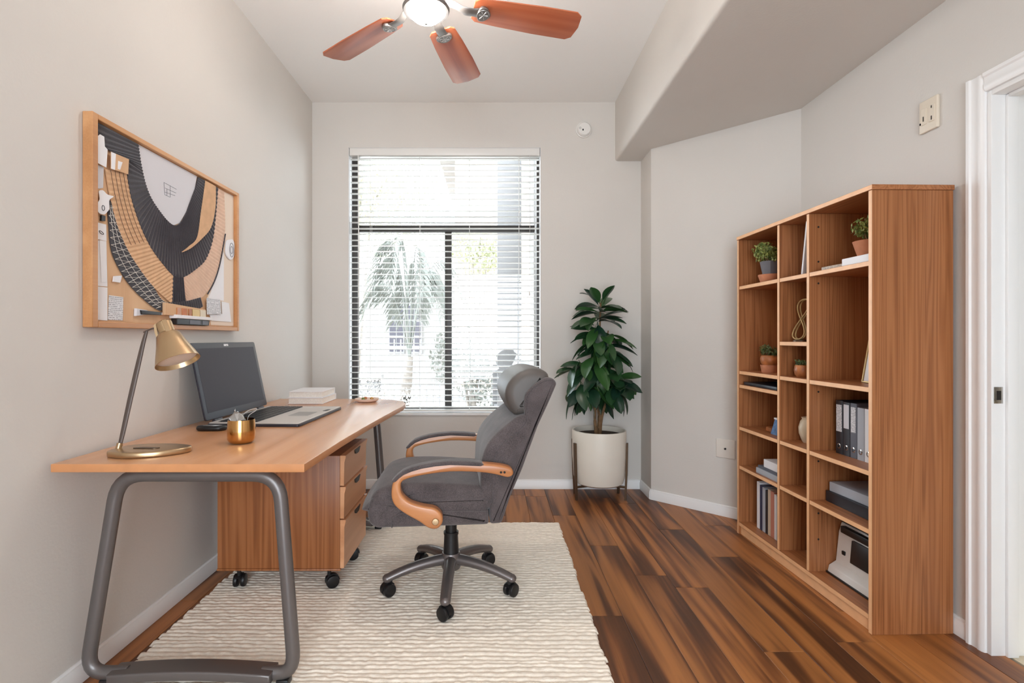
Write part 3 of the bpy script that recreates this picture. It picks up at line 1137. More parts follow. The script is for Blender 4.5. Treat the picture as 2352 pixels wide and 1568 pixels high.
base = cz([(-0.300, 0.381), (-0.327, 0.400), (-0.336, 0.435), (-0.333, 0.475), (-0.318, 0.505), (-0.20, 0.512), (0.150, 0.505), (0.156, 0.383)])
b = B().loft(rounded(base, 0.014, 3), -0.270, 0.270, r=0.022, axis='y', n=4)
st = b.build('seat', 'fabric', ch, smooth=60)
cushion = cz([(-0.320, 0.44), (-0.326, 0.484), (-0.310, 0.517), (-0.275, 0.539), (-0.211, 0.552), (-0.097, 0.554), (0.046, 0.544), (0.150, 0.527), (0.152, 0.44)])
B().loft(smooth_line(cushion, 3, True), -0.266, 0.266, r=0.034, axis='y', n=6, bulge=0.010).build('seat_cushion', 'fabric', st, smooth=60)
for sg in (-1, 1):                        # piped seam along each side
    ln = cz([(-0.236, 0.386), (-0.236, 0.420), (-0.215, 0.437), (-0.18, 0.445), (0.0, 0.447), (0.150, 0.444)])
    B().tube([(x, sg * 0.2712, z) for x, z in smooth_line(ln, 4)], 0.0026, 6, up=(0, 1, 0)).build('piping', 'fabric', st)

shell = cz([(0.160, 0.384), (0.158, 0.499), (0.164, 0.640), (0.186, 0.678), (0.225, 0.724), (0.280, 0.768), (0.303, 0.795), (0.306, 0.828), (0.301, 0.866), (0.305, 0.913), (0.338, 0.951), (0.390, 0.985), (0.424, 0.981), (0.440, 0.961), (0.40, 0.87), (0.36, 0.785), (0.293, 0.604), (0.246, 0.499), (0.208, 0.385)])
b = B().loft(rounded(shell, 0.012, 3), -0.262, 0.262, r=0.016, axis='y', n=4)
bk = b.build('backrest', 'fabric', ch, smooth=50)
cush = cz([(0.127, 0.470), (0.121, 0.566), (0.128, 0.652), (0.150, 0.709), (0.189, 0.756), (0.241, 0.799), (0.275, 0.822), (0.318, 0.832), (0.345, 0.80), (0.33, 0.745), (0.28, 0.690), (0.245, 0.64), (0.225, 0.58), (0.205, 0.52), (0.190, 0.462)])
b = B().loft(smooth_line(cush, 3, True), -0.2635, 0.2635, r=0.022, axis='y', n=5, bulge=0.003)
b.build('back_cushion', 'fabric', bk, smooth=60)
hd = cz([(0.275, 0.825), (0.255, 0.842), (0.234, 0.885), (0.230, 0.927), (0.250, 0.970), (0.293, 1.005), (0.345, 1.018), (0.393, 1.008), (0.412, 0.985), (0.40, 0.950), (0.38, 0.92), (0.36, 0.89), (0.345, 0.86), (0.325, 0.828)])
b = B().loft(smooth_line(hd, 3, True), -0.235, 0.235, r=0.04, axis='y', n=6, bulge=0.006)
b.build('headrest', 'leather', bk, smooth=60, label='grey leather headrest cushion')
# seams on the near and far side
for sg in (-1, 1):
    y = sg * 0.2640
    b = B()
    ln = cz([(0.172, 0.452), (0.168, 0.547), (0.174, 0.645), (0.192, 0.685), (0.232, 0.732), (0.286, 0.775), (0.309, 0.80), (0.311, 0.828), (0.306, 0.866), (0.311, 0.913), (0.343, 0.948), (0.388, 0.975), (0.42, 0.975)])
    b.tube([(x, y, z) for x, z in smooth_line(ln, 4)], 0.0028, 6, up=(0, 1, 0))
    b.build('piping', 'fabric', bk)

arm = cz([(0.246, 0.622), (0.229, 0.636), (0.183, 0.646), (0.118, 0.652), (-0.002, 0.658), (-0.113, 0.645), (-0.187, 0.622), (-0.219, 0.596), (-0.230, 0.564), (-0.230, 0.522), (-0.214, 0.490), (-0.173, 0.458), (-0.122, 0.428), (-0.094, 0.407), (-0.071, 0.398), (-0.048, 0.402), (-0.032, 0.425), (-0.036, 0.455), (-0.062, 0.479), (-0.103, 0.488), (-0.154, 0.504), (-0.187, 0.532), (-0.196, 0.559), (-0.193, 0.583), (-0.173, 0.596), (-0.113, 0.610), (-0.002, 0.622), (0.118, 0.617), (0.183, 0.606), (0.225, 0.595), (0.246, 0.605)])
pad = cz([(0.118, 0.656), (-0.002, 0.664), (-0.113, 0.652), (-0.187, 0.629), (-0.226, 0.594), (-0.229, 0.586), (-0.212, 0.587), (-0.182, 0.612), (-0.113, 0.635), (-0.002, 0.647), (0.118, 0.640)])
for sg in (-1, 1):
    y0, y1 = (-0.338, -0.286) if sg < 0 else (0.286, 0.338)
    am = B().loft(smooth_line(arm, 3, True), y0, y1, r=0.010, axis='y', n=4).build('armrest', 'arm_wood', ch, smooth=60)
    B().loft(smooth_line(pad, 2, True), y0 - 0.003, y1 + 0.003, r=0.009, axis='y', n=4).build('arm_pad', 'fabric', am, smooth=60, label='upholstered arm pad')
    yb = -0.3395 if sg < 0 else 0.3395
    ax = Matrix(((1, 0, 0), (0, 0, 1), (0, -1, 0)))
    b = B().lathe([(0, -0.004), (0.012, -0.003), (0.014, 0), (0.012, 0.003), (0, 0.004)], (-0.060, yb, 0.428 - CZ), 16, mat=ax)
    b.build('bolt_cap', 'brass', am)
    b = B()
    for x in (0.198, 0.212):
        b.lathe([(0, -0.002), (0.0045, -0.002), (0.0045, 0.002), (0, 0.002)], (x, yb + sg * -0.0005, 0.617 - CZ), 10, mat=ax)
    b.build('screw_hole', 'dark_hole', am)
    # bolts that carry the arm to seat and back
    b = B()
    ya, yc = (-0.29, -0.255) if sg < 0 else (0.255, 0.29)
    b.lathe([(0, 0), (0.016, 0), (0.016, yc - ya), (0, yc - ya)], (-0.060, ya, 0.428 - CZ), 12, mat=ax)
    b.lathe([(0, 0), (0.014, 0), (0.014, yc - ya), (0, yc - ya)], (0.21, ya, 0.617 - CZ), 12, mat=ax)
    b.build('arm_bracket', 'black_plastic', am)
# ------------------------------------------------------------------ bookcase (local: x into the wall, y away from the camera)
BR = math.radians(1.5)
BO = Vector((1.461, 2.02, 0))
BL, BD, BH = 1.063, 0.322, 1.742
bc = thing('bookcase', 'tall cherry wood bookcase with three columns of open shelves', 'bookcase', tuple(BO), BR)


def panel(name, x0, x1, y0, y1, z0, z1, mat, parent=bc):
    o = B().box(x0, x1, y0, y1, z0, z1, bevel=0.0012, seg=1).build(name, [mat, 'edge'], parent, smooth=30)
    for p in o.data.polygons:
        if p.normal.x < -0.9:
            p.material_index = 1
    return o


T = 0.020
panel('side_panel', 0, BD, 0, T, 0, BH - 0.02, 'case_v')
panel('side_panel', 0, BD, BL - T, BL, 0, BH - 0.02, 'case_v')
panel('top_panel', -0.003, BD + 0.002, -0.004, BL + 0.002, BH - 0.0195, BH, 'case_y_lit')
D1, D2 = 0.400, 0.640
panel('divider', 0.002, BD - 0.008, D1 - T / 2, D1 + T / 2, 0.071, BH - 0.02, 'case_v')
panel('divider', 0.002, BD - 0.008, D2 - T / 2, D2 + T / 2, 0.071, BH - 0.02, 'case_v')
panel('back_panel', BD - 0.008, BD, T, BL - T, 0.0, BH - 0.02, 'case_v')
panel('bottom_panel', 0.001, BD - 0.008, T, BL - T, 0.050, 0.071, 'case_y_lit')
panel('plinth', 0.012, 0.030, T, BL - T, 0.0, 0.0498, 'case_y_lit')
cols = ((T, D1 - T / 2), (D1 + T / 2, D2 - T / 2), (D2 + T / 2, BL - T))
LV = (0.392, 0.620, 0.946, 1.440)
for ci, (a, c) in enumerate(cols):
    lv = list(LV) + ([1.120] if ci == 1 else []) + ([0.866] if ci == 2 else [])
    for z in lv:
        panel('shelf', 0.003, BD - 0.008, a, c, z - T / 2, z + T / 2, 'case_y_lit')
hm = B().lathe([(0, -0.0012), (0.0045, -0.0012), (0.0045, 0.0012), (0, 0.0012)], (0, 0, 0), 10, mat=Matrix(((1, 0, 0), (0, 0, 1), (0, -1, 0)))).mesh('peg_hole', 'dark_hole')
for y, z in ((D1 - T / 2, 1.66), (D1 - T / 2, 1.50), (D1 - T / 2, 1.40), (D1 - T / 2, 0.90), (D1 - T / 2, 0.58), (D1 - T / 2, 0.34), (D1 - T / 2, 0.22)):
    o = bpy.data.objects.new('peg_hole', hm)
    COL.objects.link(o)
    o.parent = bc
    o.location = (0.045, y, z)
B().box(0.05, 0.075, D1 + T / 2, D1 + T / 2 + 0.022, 0.476, 0.516, bevel=0.003).build('shelf_clip', 'white_plastic', bc)


def bl2w(x, y, z=0.0):
    v = Matrix.Rotation(BR, 4, 'Z') @ Vector((x, y, 0)) + BO
    return (v.x, v.y, z)


def box_book(label, cover, loc, rotz, size, lying=True, name='book', cat='book', group=None, spine='x-', tilt=0.0):
    """size: depth (x), width (y), thickness or height (z). Cover boards + page block, spine on the -x side"""
    dx, dy, dz = size
    t = thing(name, label, cat, loc, rotz, group)
    c = 0.003
    b = B()
    if lying:
        b.box(-dx / 2, dx / 2, -dy / 2, dy / 2, 0, c, bevel=0.001, seg=1)
        b.box(-dx / 2, dx / 2, -dy / 2, dy / 2, dz - c, dz, bevel=0.001, seg=1)
        b.box(-dx / 2, -dx / 2 + c, -dy / 2, dy / 2, c * 0.8, dz - c * 0.8)
        pg = (-dx / 2 + c, dx / 2 - 0.004, -dy / 2 + 0.004, dy / 2 - 0.004, c, dz - c)
    else:
        b.box(-dx / 2, dx / 2, -dy / 2, -dy / 2 + c, 0, dz, bevel=0.001, seg=1)
        b.box(-dx / 2, dx / 2, dy / 2 - c, dy / 2, 0, dz, bevel=0.001, seg=1)
        b.box(-dx / 2, -dx / 2 + c, -dy / 2 + c * 0.8, dy / 2 - c * 0.8, 0, dz)
        pg = (-dx / 2 + c, dx / 2 - 0.004, -dy / 2 + c, dy / 2 - c, 0.003, dz - 0.004)
    if tilt:
        R = Matrix.Rotation(tilt, 3, 'X')
        b.v = [tuple(R @ Vector(v)) for v in b.v]
    b.build('cover', cover, t, smooth=30)
    b = B().box(*pg)
    if tilt:
        b.v = [tuple(R @ Vector(v)) for v in b.v]
    b.build('page_block', 'pages', t, smooth=30)
    return t


def binder(label, cover, loc, size, mark=None):
    dx, dy, dz = size
    t = thing('ring_binder', label, 'binder', loc, BR, 'binders on the second shelf up')
    b = B()
    b.loft(rounded([(-dx / 2, -dy / 2), (dx / 2, -dy / 2), (dx / 2, -dy / 2 + 0.003), (-dx / 2 + 0.004, -dy / 2 + 0.003), (-dx / 2 + 0.004, dy / 2 - 0.003), (dx / 2, dy / 2 - 0.003), (dx / 2, dy / 2), (-dx / 2, dy / 2)], [0.004, 0, 0, 0, 0, 0, 0, 0.004], 3), 0, dz, axis='z')
    cv = b.build('cover', cover, t, smooth=30)
    B().box(-dx / 2 + 0.006, dx / 2 - 0.012, -dy / 2 + 0.004, dy / 2 - 0.004, 0.006, dz - 0.012).build('page_block', 'pages', t, smooth=30)
    B().lathe([(0.008, -0.0012), (0.0115, 0), (0.008, 0.0012), (0.0055, 0)], (-dx / 2 - 0.0006, 0, 0.035), 14, mat=Matrix(((0, 0, 1), (0, 1, 0), (-1, 0, 0)))).build('finger_ring', 'chrome', cv)
    if mark:
        B().box(-dx / 2 - 0.0012, -dx / 2 + 0.001, -dy / 2 + 0.006, dy / 2 - 0.006, mark[0], mark[1]).build('spine_label', mark[2], cv)
    return t


# near column: binders
zsh = 0.620 + T / 2
y = 0.345
for lab, cov, w, h, mk in (('black ring binder at the far end of the binder row on the bookcase', 'book_black', 0.046, 0.238, (0.10, 0.22, 'paper_text')),
                           ('black binder with white spine label second from far end of binder row', 'book_black', 0.044, 0.235, (0.12, 0.225, 'paper2')),
                           ('slate binder with pale label in the middle of the binder row', 'book_slate', 0.040, 0.236, (0.11, 0.22, 'paper_text')),
                           ('light grey binder right of the slate one in the binder row', 'book_grey', 0.042, 0.222, None),
                           ('white binder at the near end of the binder row beside bookcase side', 'book_white', 0.044, 0.222, None)):
    binder(lab, cov, bl2w(0.095 + 0.115, y - w / 2, zsh), (0.23, w, h), mk)
    y -= w + 0.0015
# near column: two volumes lying
zsh = 0.392 + T / 2
box_book('thick black binder lying under pale book on the lower bookcase shelf', 'book_black', bl2w(0.19, 0.235, zsh), BR, (0.235, 0.285, 0.048), True, 'binder', 'binder')
box_book('pale grey paperback lying on the thick black binder in bookcase', 'book_grey', bl2w(0.195, 0.240, zsh + 0.0485), BR + 0.03, (0.215, 0.265, 0.042), True)
# near column: machine on the bottom
zsh = 0.071
pr = thing('desktop_printer', 'white and black desktop scanner standing on the bottom bookcase shelf', 'printer', bl2w(0.20, 0.235, zsh), BR)
b = B().loft(rounded([(-0.085, 0.03), (0.09, 0.03), (0.09, 0.235), (-0.055, 0.235), (-0.068, 0.19)], 0.008, 3), -0.145, 0.145, r=0.006, axis='y')
b.build('body', 'white_plastic', pr, smooth=40)
b = B().loft(rounded([(-0.118, 0.0), (0.09, 0.0), (0.09, 0.03), (-0.07, 0.06), (-0.110, 0.035)], 0.004, 3), -0.150, 0.150, r=0.004, axis='y')
b.build('paper_tray', 'white_plastic', pr, smooth=40)
B().box(-0.122, 0.0, -0.153, 0.153, 0.0, 0.008, bevel=0.002).build('base_rim', 'black_plastic', pr)
B().box(-0.0835, -0.05, -0.125, 0.045, 0.085, 0.185, bevel=0.003, rot=Euler((0, math.radians(5), 0))).build('paper_slot', 'black_plastic', pr)
B().box(-0.080, -0.02, -0.13, 0.115, 0.196, 0.226, bevel=0.003).build('control_panel', 'black_plastic', pr)
B().box(-0.0825, -0.06, 0.085, 0.105, 0.10, 0.118, bevel=0.003).build('power_button', 'black_plastic', pr)
B().box(-0.060, 0.085, -0.14, 0.14, 0.236, 0.252, bevel=0.004).build('lid', 'black_plastic', pr)
# near column: leaning picture frame
pf = thing('picture_frame', 'white mounted picture frame leaning inside the right bookcase column', 'picture frame', bl2w(0.135, 0.135, 0.946 + T / 2 + 0.001), BR)
tl = math.radians(10)
Rf = Euler((0, tl, 0))
w2, h2 = 0.095, 0.300


def fbox(x0, x1, y0, y1, z0, z1, bev=0.001):
    bb = B().box(x0, x1, y0, y1, z0, z1, bevel=bev, seg=1)
    R = Rf.to_matrix()
    bb.v = [tuple(R @ Vector(v)) for v in bb.v]
    return bb


fbox(0.0, 0.010, -w2, w2, 0.0, h2).build('mount_board', 'paper', pf)
b = fbox(-0.004, 0.010, -w2 - 0.006, -w2 + 0.002, 0, h2)
for q in ((-w2 - 0.006, w2 + 0.006, 0.0, 0.007), (-w2 - 0.006, w2 + 0.006, h2 - 0.007, h2), (w2 - 0.002, w2 + 0.006, 0, h2)):
    bb = fbox(-0.004, 0.010, q[0], q[1], q[2], q[3])
    b.add(bb.v, bb.f)
b.build('frame', 'gilt', pf)
fbox(-0.0015, 0.001, -w2 * 0.62, w2 * 0.55, 0.075, 0.215).build('print', 'book_slate', pf)
# near column: top shelf
zsh = 1.440 + T / 2
box_book('white book lying under the terracotta bowl plant on the top shelf', 'book_white', bl2w(0.105, 0.105, zsh), BR, (0.19, 0.155, 0.030), True)
box_book('small marbled notebook lying on the top shelf beside the white book', 'marbled', bl2w(0.075, 0.265, zsh), BR + 0.05, (0.10, 0.14, 0.016), True, 'notebook', 'notebook')


def small_plant(label, loc, prof, potmat, fol, c, r, n, size, soil, flat=0.85, saucer=None, dishmat='terracotta', seg=24):
    t = thing('potted_plant', label, 'plant', loc, 0.3, 'small potted plants on the bookcase')
    z0 = 0.0
    if saucer:
        B().lathe(saucer, seg=28).build('saucer', dishmat, t)
        z0 = saucer[0][1] * 0 + max(z for _, z in saucer) * 0.75
    B().lathe([(rr, z + z0) for rr, z in prof], seg=seg).build('pot', potmat, t, smooth=50 if seg > 10 else 20)
    B().lathe([(0, soil[1] + z0), (soil[0], soil[1] + z0 - 0.002)], seg=20).build('soil', 'soil', t)
    b = B()
    for k in range(7):
        a = k * 2.4
        cc = (r * 0.5 * math.cos(a), r * 0.5 * math.sin(a), z0 + c + r * 0.3 * math.sin(k * 2.1) * flat)
        leaf_cloud(b, cc, r * 0.6, n // 7, size, flat)
    b.build('foliage', fol, t, smooth=None, kind='stuff')
    b = B()
    for k in range(7):
        a = k * 2.4
        b.tube([(0.2 * soil[0] * math.cos(a), 0.2 * soil[0] * math.sin(a), soil[1] + z0 - 0.004), (r * 0.4 * math.cos(a), r * 0.4 * math.sin(a), z0 + c)], [0.003, 0.0015], 6)
    b.build('stems', 'stem', t)
    return t


small_plant('bushy green plant in a terracotta bowl on the white book', bl2w(0.095, 0.125, 1.4805),
            [(0, 0.0), (0.045, 0.0), (0.050, 0.006), (0.066, 0.060), (0.068, 0.066), (0.062, 0.066), (0.058, 0.050), (0, 0.048)], 'terracotta', 'fol_bright', 0.115, 0.068, 620, 0.017, (0.059, 0.055))
small_plant('bushy yellow green plant in a faceted grey pot in the far top cubby', bl2w(0.085, 0.860, 1.4505),
            [(0, 0.0), (0.036, 0.0), (0.052, 0.080), (0.054, 0.084), (0.047, 0.084), (0.044, 0.07), (0, 0.068)], 'pot_grey', 'fol_bright', 0.128, 0.085, 800, 0.020, (0.045, 0.075),
            saucer=[(0, 0.0), (0.048, 0.0), (0.062, 0.040), (0.062, 0.046), (0.056, 0.046), (0.050, 0.030), (0, 0.030)], seg=8)
small_plant('dark green plant in a round brown pot set on a clay dish', bl2w(0.095, 0.885, 0.9565),
            [(0, 0.0), (0.030, 0.0), (0.044, 0.020), (0.048, 0.042), (0.044, 0.060), (0.038, 0.064), (0.034, 0.060), (0, 0.055)], 'clay_brown', 'fol_dark', 0.085, 0.052, 480, 0.014, (0.034, 0.058),
            saucer=[(0, 0.0), (0.040, 0.0), (0.047, 0.036), (0.047, 0.042), (0.042, 0.042), (0.038, 0.025), (0, 0.025)])
small_plant('tiny plant in a glazed brown pot alone in the small middle cubby', bl2w(0.060, 0.528, 0.9565),
            [(0, 0.0), (0.026, 0.0), (0.036, 0.014), (0.040, 0.036), (0.036, 0.056), (0.032, 0.060), (0.028, 0.056), (0, 0.050)], 'clay_brown', 'fol_dark', 0.068, 0.036, 260, 0.012, (0.028, 0.053), flat=0.6)

# middle column: folders, wire sculpture, vase
zsh = 1.440 + T / 2
box_book('white folder leaning against the divider in the middle top cubby', 'book_white', bl2w(0.135, 0.500, zsh), BR, (0.20, 0.012, 0.255), False, 'folder', 'folder', tilt=math.radians(9))
box_book('slate grey folder behind the white one in the middle top cubby', 'book_slate', bl2w(0.150, 0.470, zsh), BR, (0.20, 0.022, 0.245), False, 'folder', 'folder', tilt=math.radians(9))
zs = 1.120 + T / 2
ws = thing('wire_sculpture', 'twisted bronze wire figure eight sculpture in the middle cubby', 'sculpture', bl2w(0.060, 0.545, zs), BR)
b = B()
for ph, rr in ((0, 0.052), (0.03, 0.047)):
    pts = []
    for k in range(48):
        a = 2 * PI * k / 48
        pts.append((0.018 * math.cos(a) + ph * 0.4, rr * math.sin(2 * a) * 0.9, 0.110 + 0.098 * math.cos(a + 0.0)))
    b.tube(pts, 0.0035, 8, closed=True, up=(1, 0.1, 0))
b.build('wire_loop', 'gilt', ws)
B().lathe([(0, 0), (0.035, 0), (0.035, 0.006), (0.03, 0.010), (0, 0.010)], seg=24).build('foot', 'bronze', ws)
tag(B().lathe([(0, 0.0), (0.022, 0.0), (0.026, 0.006), (0.040, 0.045), (0.042, 0.075), (0.034, 0.105), (0.026, 0.116), (0.029, 0.126), (0.025, 0.126), (0.022, 0.114), (0.0, 0.108)], seg=32).build('vase', 'vase', None),
    'beige glazed ceramic vase standing in the middle bookcase column', 'vase').location = bl2w(0.105, 0.560, 0.6305)

# far column: folder in the slot, small things, books
tag(B().box(-0.135, 0.135, -0.17, 0.17, 0.0, 0.018, bevel=0.003).build('document_folder', 'book_black', None),
    'dark document folder lying in the shallow slot of the far column', 'folder').location = bl2w(0.150, 0.846, 0.8765)
bpy.data.objects['document_folder'].rotation_euler = (0, 0, BR)
tg = thing('postcard', 'blue printed card propped on the far column middle shelf', 'card', bl2w(0.085, 0.760, 0.631), BR)
B().loft([(-0.030, 0), (0.030, 0), (0.020, 0.085), (-0.004, 0.085)], -0.045, 0.045, axis='y').build('card', 'blue_print', tg)
B().box(-0.010, 0.012, -0.047, 0.047, 0.078, 0.0865).build('card_edge', 'paper', tg)
tag(B().loft(rounded([(-0.045, -0.03), (0.045, -0.03), (0.05, 0.03), (-0.04, 0.035)], 0.012, 4), 0, 0.022, r=0.004, axis='z').build('wooden_box', 'clay_brown', None),
    'small brown wooden box lying beside the blue card', 'box').location = bl2w(0.12, 0.868, 0.631)
zsh = 0.392 + T / 2
box_book('pale grey book lying lowest in the far column stack', 'book_grey', bl2w(0.118, 0.772, zsh), BR, (0.20, 0.225, 0.030), True)
box_book('blue grey book in the middle of the far column stack', 'book_slate', bl2w(0.122, 0.768, zsh + 0.0305), BR, (0.195, 0.215, 0.014), True)
box_book('thick white book lying on top of the far column stack', 'book_white', bl2w(0.120, 0.745, zsh + 0.045), BR, (0.18, 0.165, 0.042), True)
y = 0.955
for lab, cov, w, h in (('white tall book at the far end of the bottom row of books', 'book_white', 0.030, 0.262),
                       ('navy book beside the far white one in the bottom row', 'book_navy', 0.026, 0.250),
                       ('grey book between navy and black ones in the bottom row', 'book_grey', 0.030, 0.246),
                       ('black book in the middle of the bottom row of books', 'book_black', 0.024, 0.238),
                       ('cream book right of the black one in the bottom row', 'book_tan', 0.026, 0.250),
                       ('brick red book in the bottom row of the bookcase', 'book_red', 0.034, 0.248),
                       ('slim white book next to the red one in the bottom row', 'book_white', 0.022, 0.240),
                       ('light grey book at the near end of the bottom row', 'book_grey', 0.030, 0.236)):
    box_book(lab, cov, bl2w(0.060 + 0.085, y - w / 2, 0.0715), BR, (0.17, w, h), False, group='books standing on the bottom shelf')
    y -= w + 0.001

# ------------------------------------------------------------------ large plant in the corner
PX, PY = 0.755, 3.765
pp = thing('planter', 'round cream planter held in a bronze four leg stand in the corner', 'planter', (PX, PY, 0))
B().lathe([(0, 0.105), (0.150, 0.105), (0.170, 0.118), (0.182, 0.16), (0.190, 0.30), (0.192, 0.480), (0.190, 0.488), (0.180, 0.488), (0.176, 0.48), (0.172, 0.42), (0.0, 0.42)], seg=56).build('pot', 'pot_white', pp)
B().lathe([(0, 0.455), (0.10, 0.458), (0.174, 0.452)], seg=40).build('soil', 'soil', pp)
for a in (math.radians(-22), math.radians(202), math.radians(30), math.radians(150)):
    c, s = math.cos(a), math.sin(a)
    R = Matrix.Rotation(a, 3, 'Z')
    bb = B()
    rt, rb_ = 0.199, 0.186
    v = []
    for z, r, wd, dp in ((0.405, rt, 0.013, 0.006), (0.2, (rt + rb_) / 2 + 0.002, 0.012, 0.007), (0.0, rb_, 0.008, 0.006)):
        for dx, dy in ((-dp, -wd), (dp, -wd), (dp, wd), (-dp, wd)):
            v.append(R @ Vector((r + dx, dy, z)))
    f = [[3, 2, 1, 0], [8, 9, 10, 11]]
    for k in range(2):
        for i in range(4):
            j = (i + 1) % 4
            f.append([k * 4 + i, k * 4 + j, k * 4 + 4 + j, k * 4 + 4 + i])
    bb.add(v, f)
    bb.build('stand_leg', 'bronze', pp, smooth=20)
b = B()
for a in (math.radians(4), math.radians(94)):
    c, s = math.cos(a), math.sin(a)
b.tube([(0.188 * math.cos(math.radians(-22)), 0.188 * math.sin(math.radians(-22)), 0.092), (0, 0.0, 0.092), (0.188 * math.cos(math.radians(150)), 0.188 * math.sin(math.radians(150)), 0.092)], 0.009, 8)
b.tube([(0.188 * math.cos(math.radians(202)), 0.188 * math.sin(math.radians(202)), 0.092), (0, 0.0, 0.092), (0.188 * math.cos(math.radians(30)), 0.188 * math.sin(math.radians(30)), 0.092)], 0.009, 8)
b.build('stand_cross', 'bronze', pp)

rp = thing('rubber_plant', 'tall rubber plant with big glossy dark leaves growing from the cream planter', 'plant', (PX, PY, 0.45))
for pts, r0 in (([(-0.02, 0.0, 0.0), (-0.03, 0.0, 0.13), (-0.02, 0.01, 0.30), (0.0, 0.0, 0.62), (0.01, -0.01, 0.95)], 0.012),
                ([(0.005, 0.0, 0.0), (0.02, -0.01, 0.14), (0.06, -0.02, 0.26), (0.13, -0.03, 0.36)], 0.013),
                ([(-0.008, 0.01, 0.0), (0.0, 0.02, 0.16), (-0.05, 0.0, 0.34), (-0.13, -0.02, 0.44)], 0.010),
                ([(0.0, -0.01, 0.05), (0.015, -0.02, 0.3), (0.03, -0.04, 0.55), (0.06, -0.03, 0.75)], 0.009)):
    sp_ = smooth_line(pts, 5)
    B().tube(sp_, [r0 * (1 - 0.55 * k / len(sp_)) for k in range(len(sp_))], 8).build('stem', 'stem', rp)


def leaf_mesh(L, W, droop, fold):
    vs, fs = [], []
    n = 8
    prof = [0.10, 0.42, 0.72, 0.92, 1.0, 0.98, 0.84, 0.56, 0.06]
    for i in range(n + 1):
        t = i / n
        x = L * t
        z = -droop * L * t * t
        wv = W / 2 * prof[i]
        vs += [(x, -wv, z + fold * wv), (x, -wv * 0.5, z + fold * wv * 0.35), (x, 0, z - 0.002), (x, wv * 0.5, z + fold * wv * 0.35), (x, wv, z + fold * wv)]
    for i in range(n):
        for j in range(4):
            k = i * 5 + j
            fs.append([k, k + 1, k + 6, k + 5])
    b = B()
    b.add([(-0.03, -0.0025, 0.004), (-0.03, 0.0025, 0.004), (0.005, 0.003, 0), (0.005, -0.003, 0)], [[0, 1, 2, 3]])
    b.add(vs, fs)
    me = b.mesh('leaf', 'leaf', 80)
    return me


LM = [leaf_mesh(0.165, 0.082, 0.20, 0.28), leaf_mesh(0.185, 0.080, 0.40, 0.22), leaf_mesh(0.155, 0.076, 0.08, 0.32), leaf_mesh(0.175, 0.086, 0.50, 0.18)]
# whorls: (x, y, z above soil, leaf count, mean pitch deg, scale)
whorls = [(0.01, -0.01, 0.94, 6, 50, 0.90), (0.00, -0.02, 0.90, 7, 15, 1.05), (-0.02, -0.03, 0.82, 9, 8, 1.1), (-0.02, -0.05, 0.76, 9, -42, 1.05), (0.02, -0.06, 0.70, 8, -55, 1.1),
          (0.04, -0.05, 0.70, 8, -5, 1.15), (-0.03, -0.06, 0.66, 7, -30, 1.0), (0.05, -0.07, 0.60, 9, -22, 1.2), (-0.05, -0.06, 0.54, 8, -28, 1.1), (-0.15, -0.04, 0.50, 9, -14, 1.05),
          (0.02, -0.07, 0.48, 9, -45, 1.15), (0.10, -0.05, 0.42, 8, 0, 1.1), (0.16, -0.05, 0.36, 9, -5, 1.15), (0.08, -0.08, 0.33, 9, -48, 1.1), (-0.07, -0.07, 0.36, 10, -42, 1.15), (-0.14, -0.05, 0.34, 7, -35, 1.0)]
for wi, (x, y, z, n, pitch, sc) in enumerate(whorls):
    for k in range(n):
        az = 2 * PI * k / n + wi * 1.1 + random.uniform(-0.25, 0.25)
        pi_ = math.radians(pitch + random.uniform(-18, 18))
        s = sc * random.uniform(0.88, 1.12)
        az = math.atan2(math.sin(az), math.cos(az) * 1.25)
        reach = 0.20 * s * math.cos(pi_)
        if y + reach * math.sin(az) > 0.17:
            az = -az
        if x + reach * math.cos(az) > 0.30:
            az = PI - az
        o = bpy.data.objects.new('leaf', LM[random.randrange(4)])
        COL.objects.link(o)
        o.parent = rp
        o.location = (x + 0.02 * math.cos(az), y + 0.02 * math.sin(az), z + random.uniform(-0.03, 0.03))
        o.rotation_euler = (random.uniform(-0.5, 0.5), -pi_, az)
        o.scale = (s, s, s)
for x, y, z, az, pt, sc in ((0.03, -0.04, 0.64, -15, 5, 1.2), (0.03, -0.05, 0.60, -25, -20, 1.2), (0.03, -0.05, 0.57, -30, -38, 1.15), (0.12, -0.04, 0.41, -12, 8, 1.1),
                            (0.12, -0.05, 0.38, -25, -12, 1.1), (0.11, -0.06, 0.36, -35, -30, 1.0), (-0.03, -0.04, 0.76, 170, 5, 1.1), (-0.03, -0.05, 0.73, 195, -12, 1.1),
                            (-0.10, -0.05, 0.50, 185, 8, 1.1), (-0.10, -0.06, 0.46, 200, -30, 1.15), (0.0, -0.01, 0.91, 175, 4, 1.0), (0.02, -0.02, 0.91, 8, 10, 1.05), (0.02, -0.03, 0.84, -12, -10, 1.1)):
    o = bpy.data.objects.new('leaf', LM[random.randrange(3)])
    COL.objects.link(o)
    o.parent = rp
    o.location = (x, y, z)
    o.rotation_euler = (random.uniform(0.2, 0.6) * (1 if abs(az) < 90 else -1), -math.radians(pt), math.radians(az))
    o.scale = (sc, sc, sc)
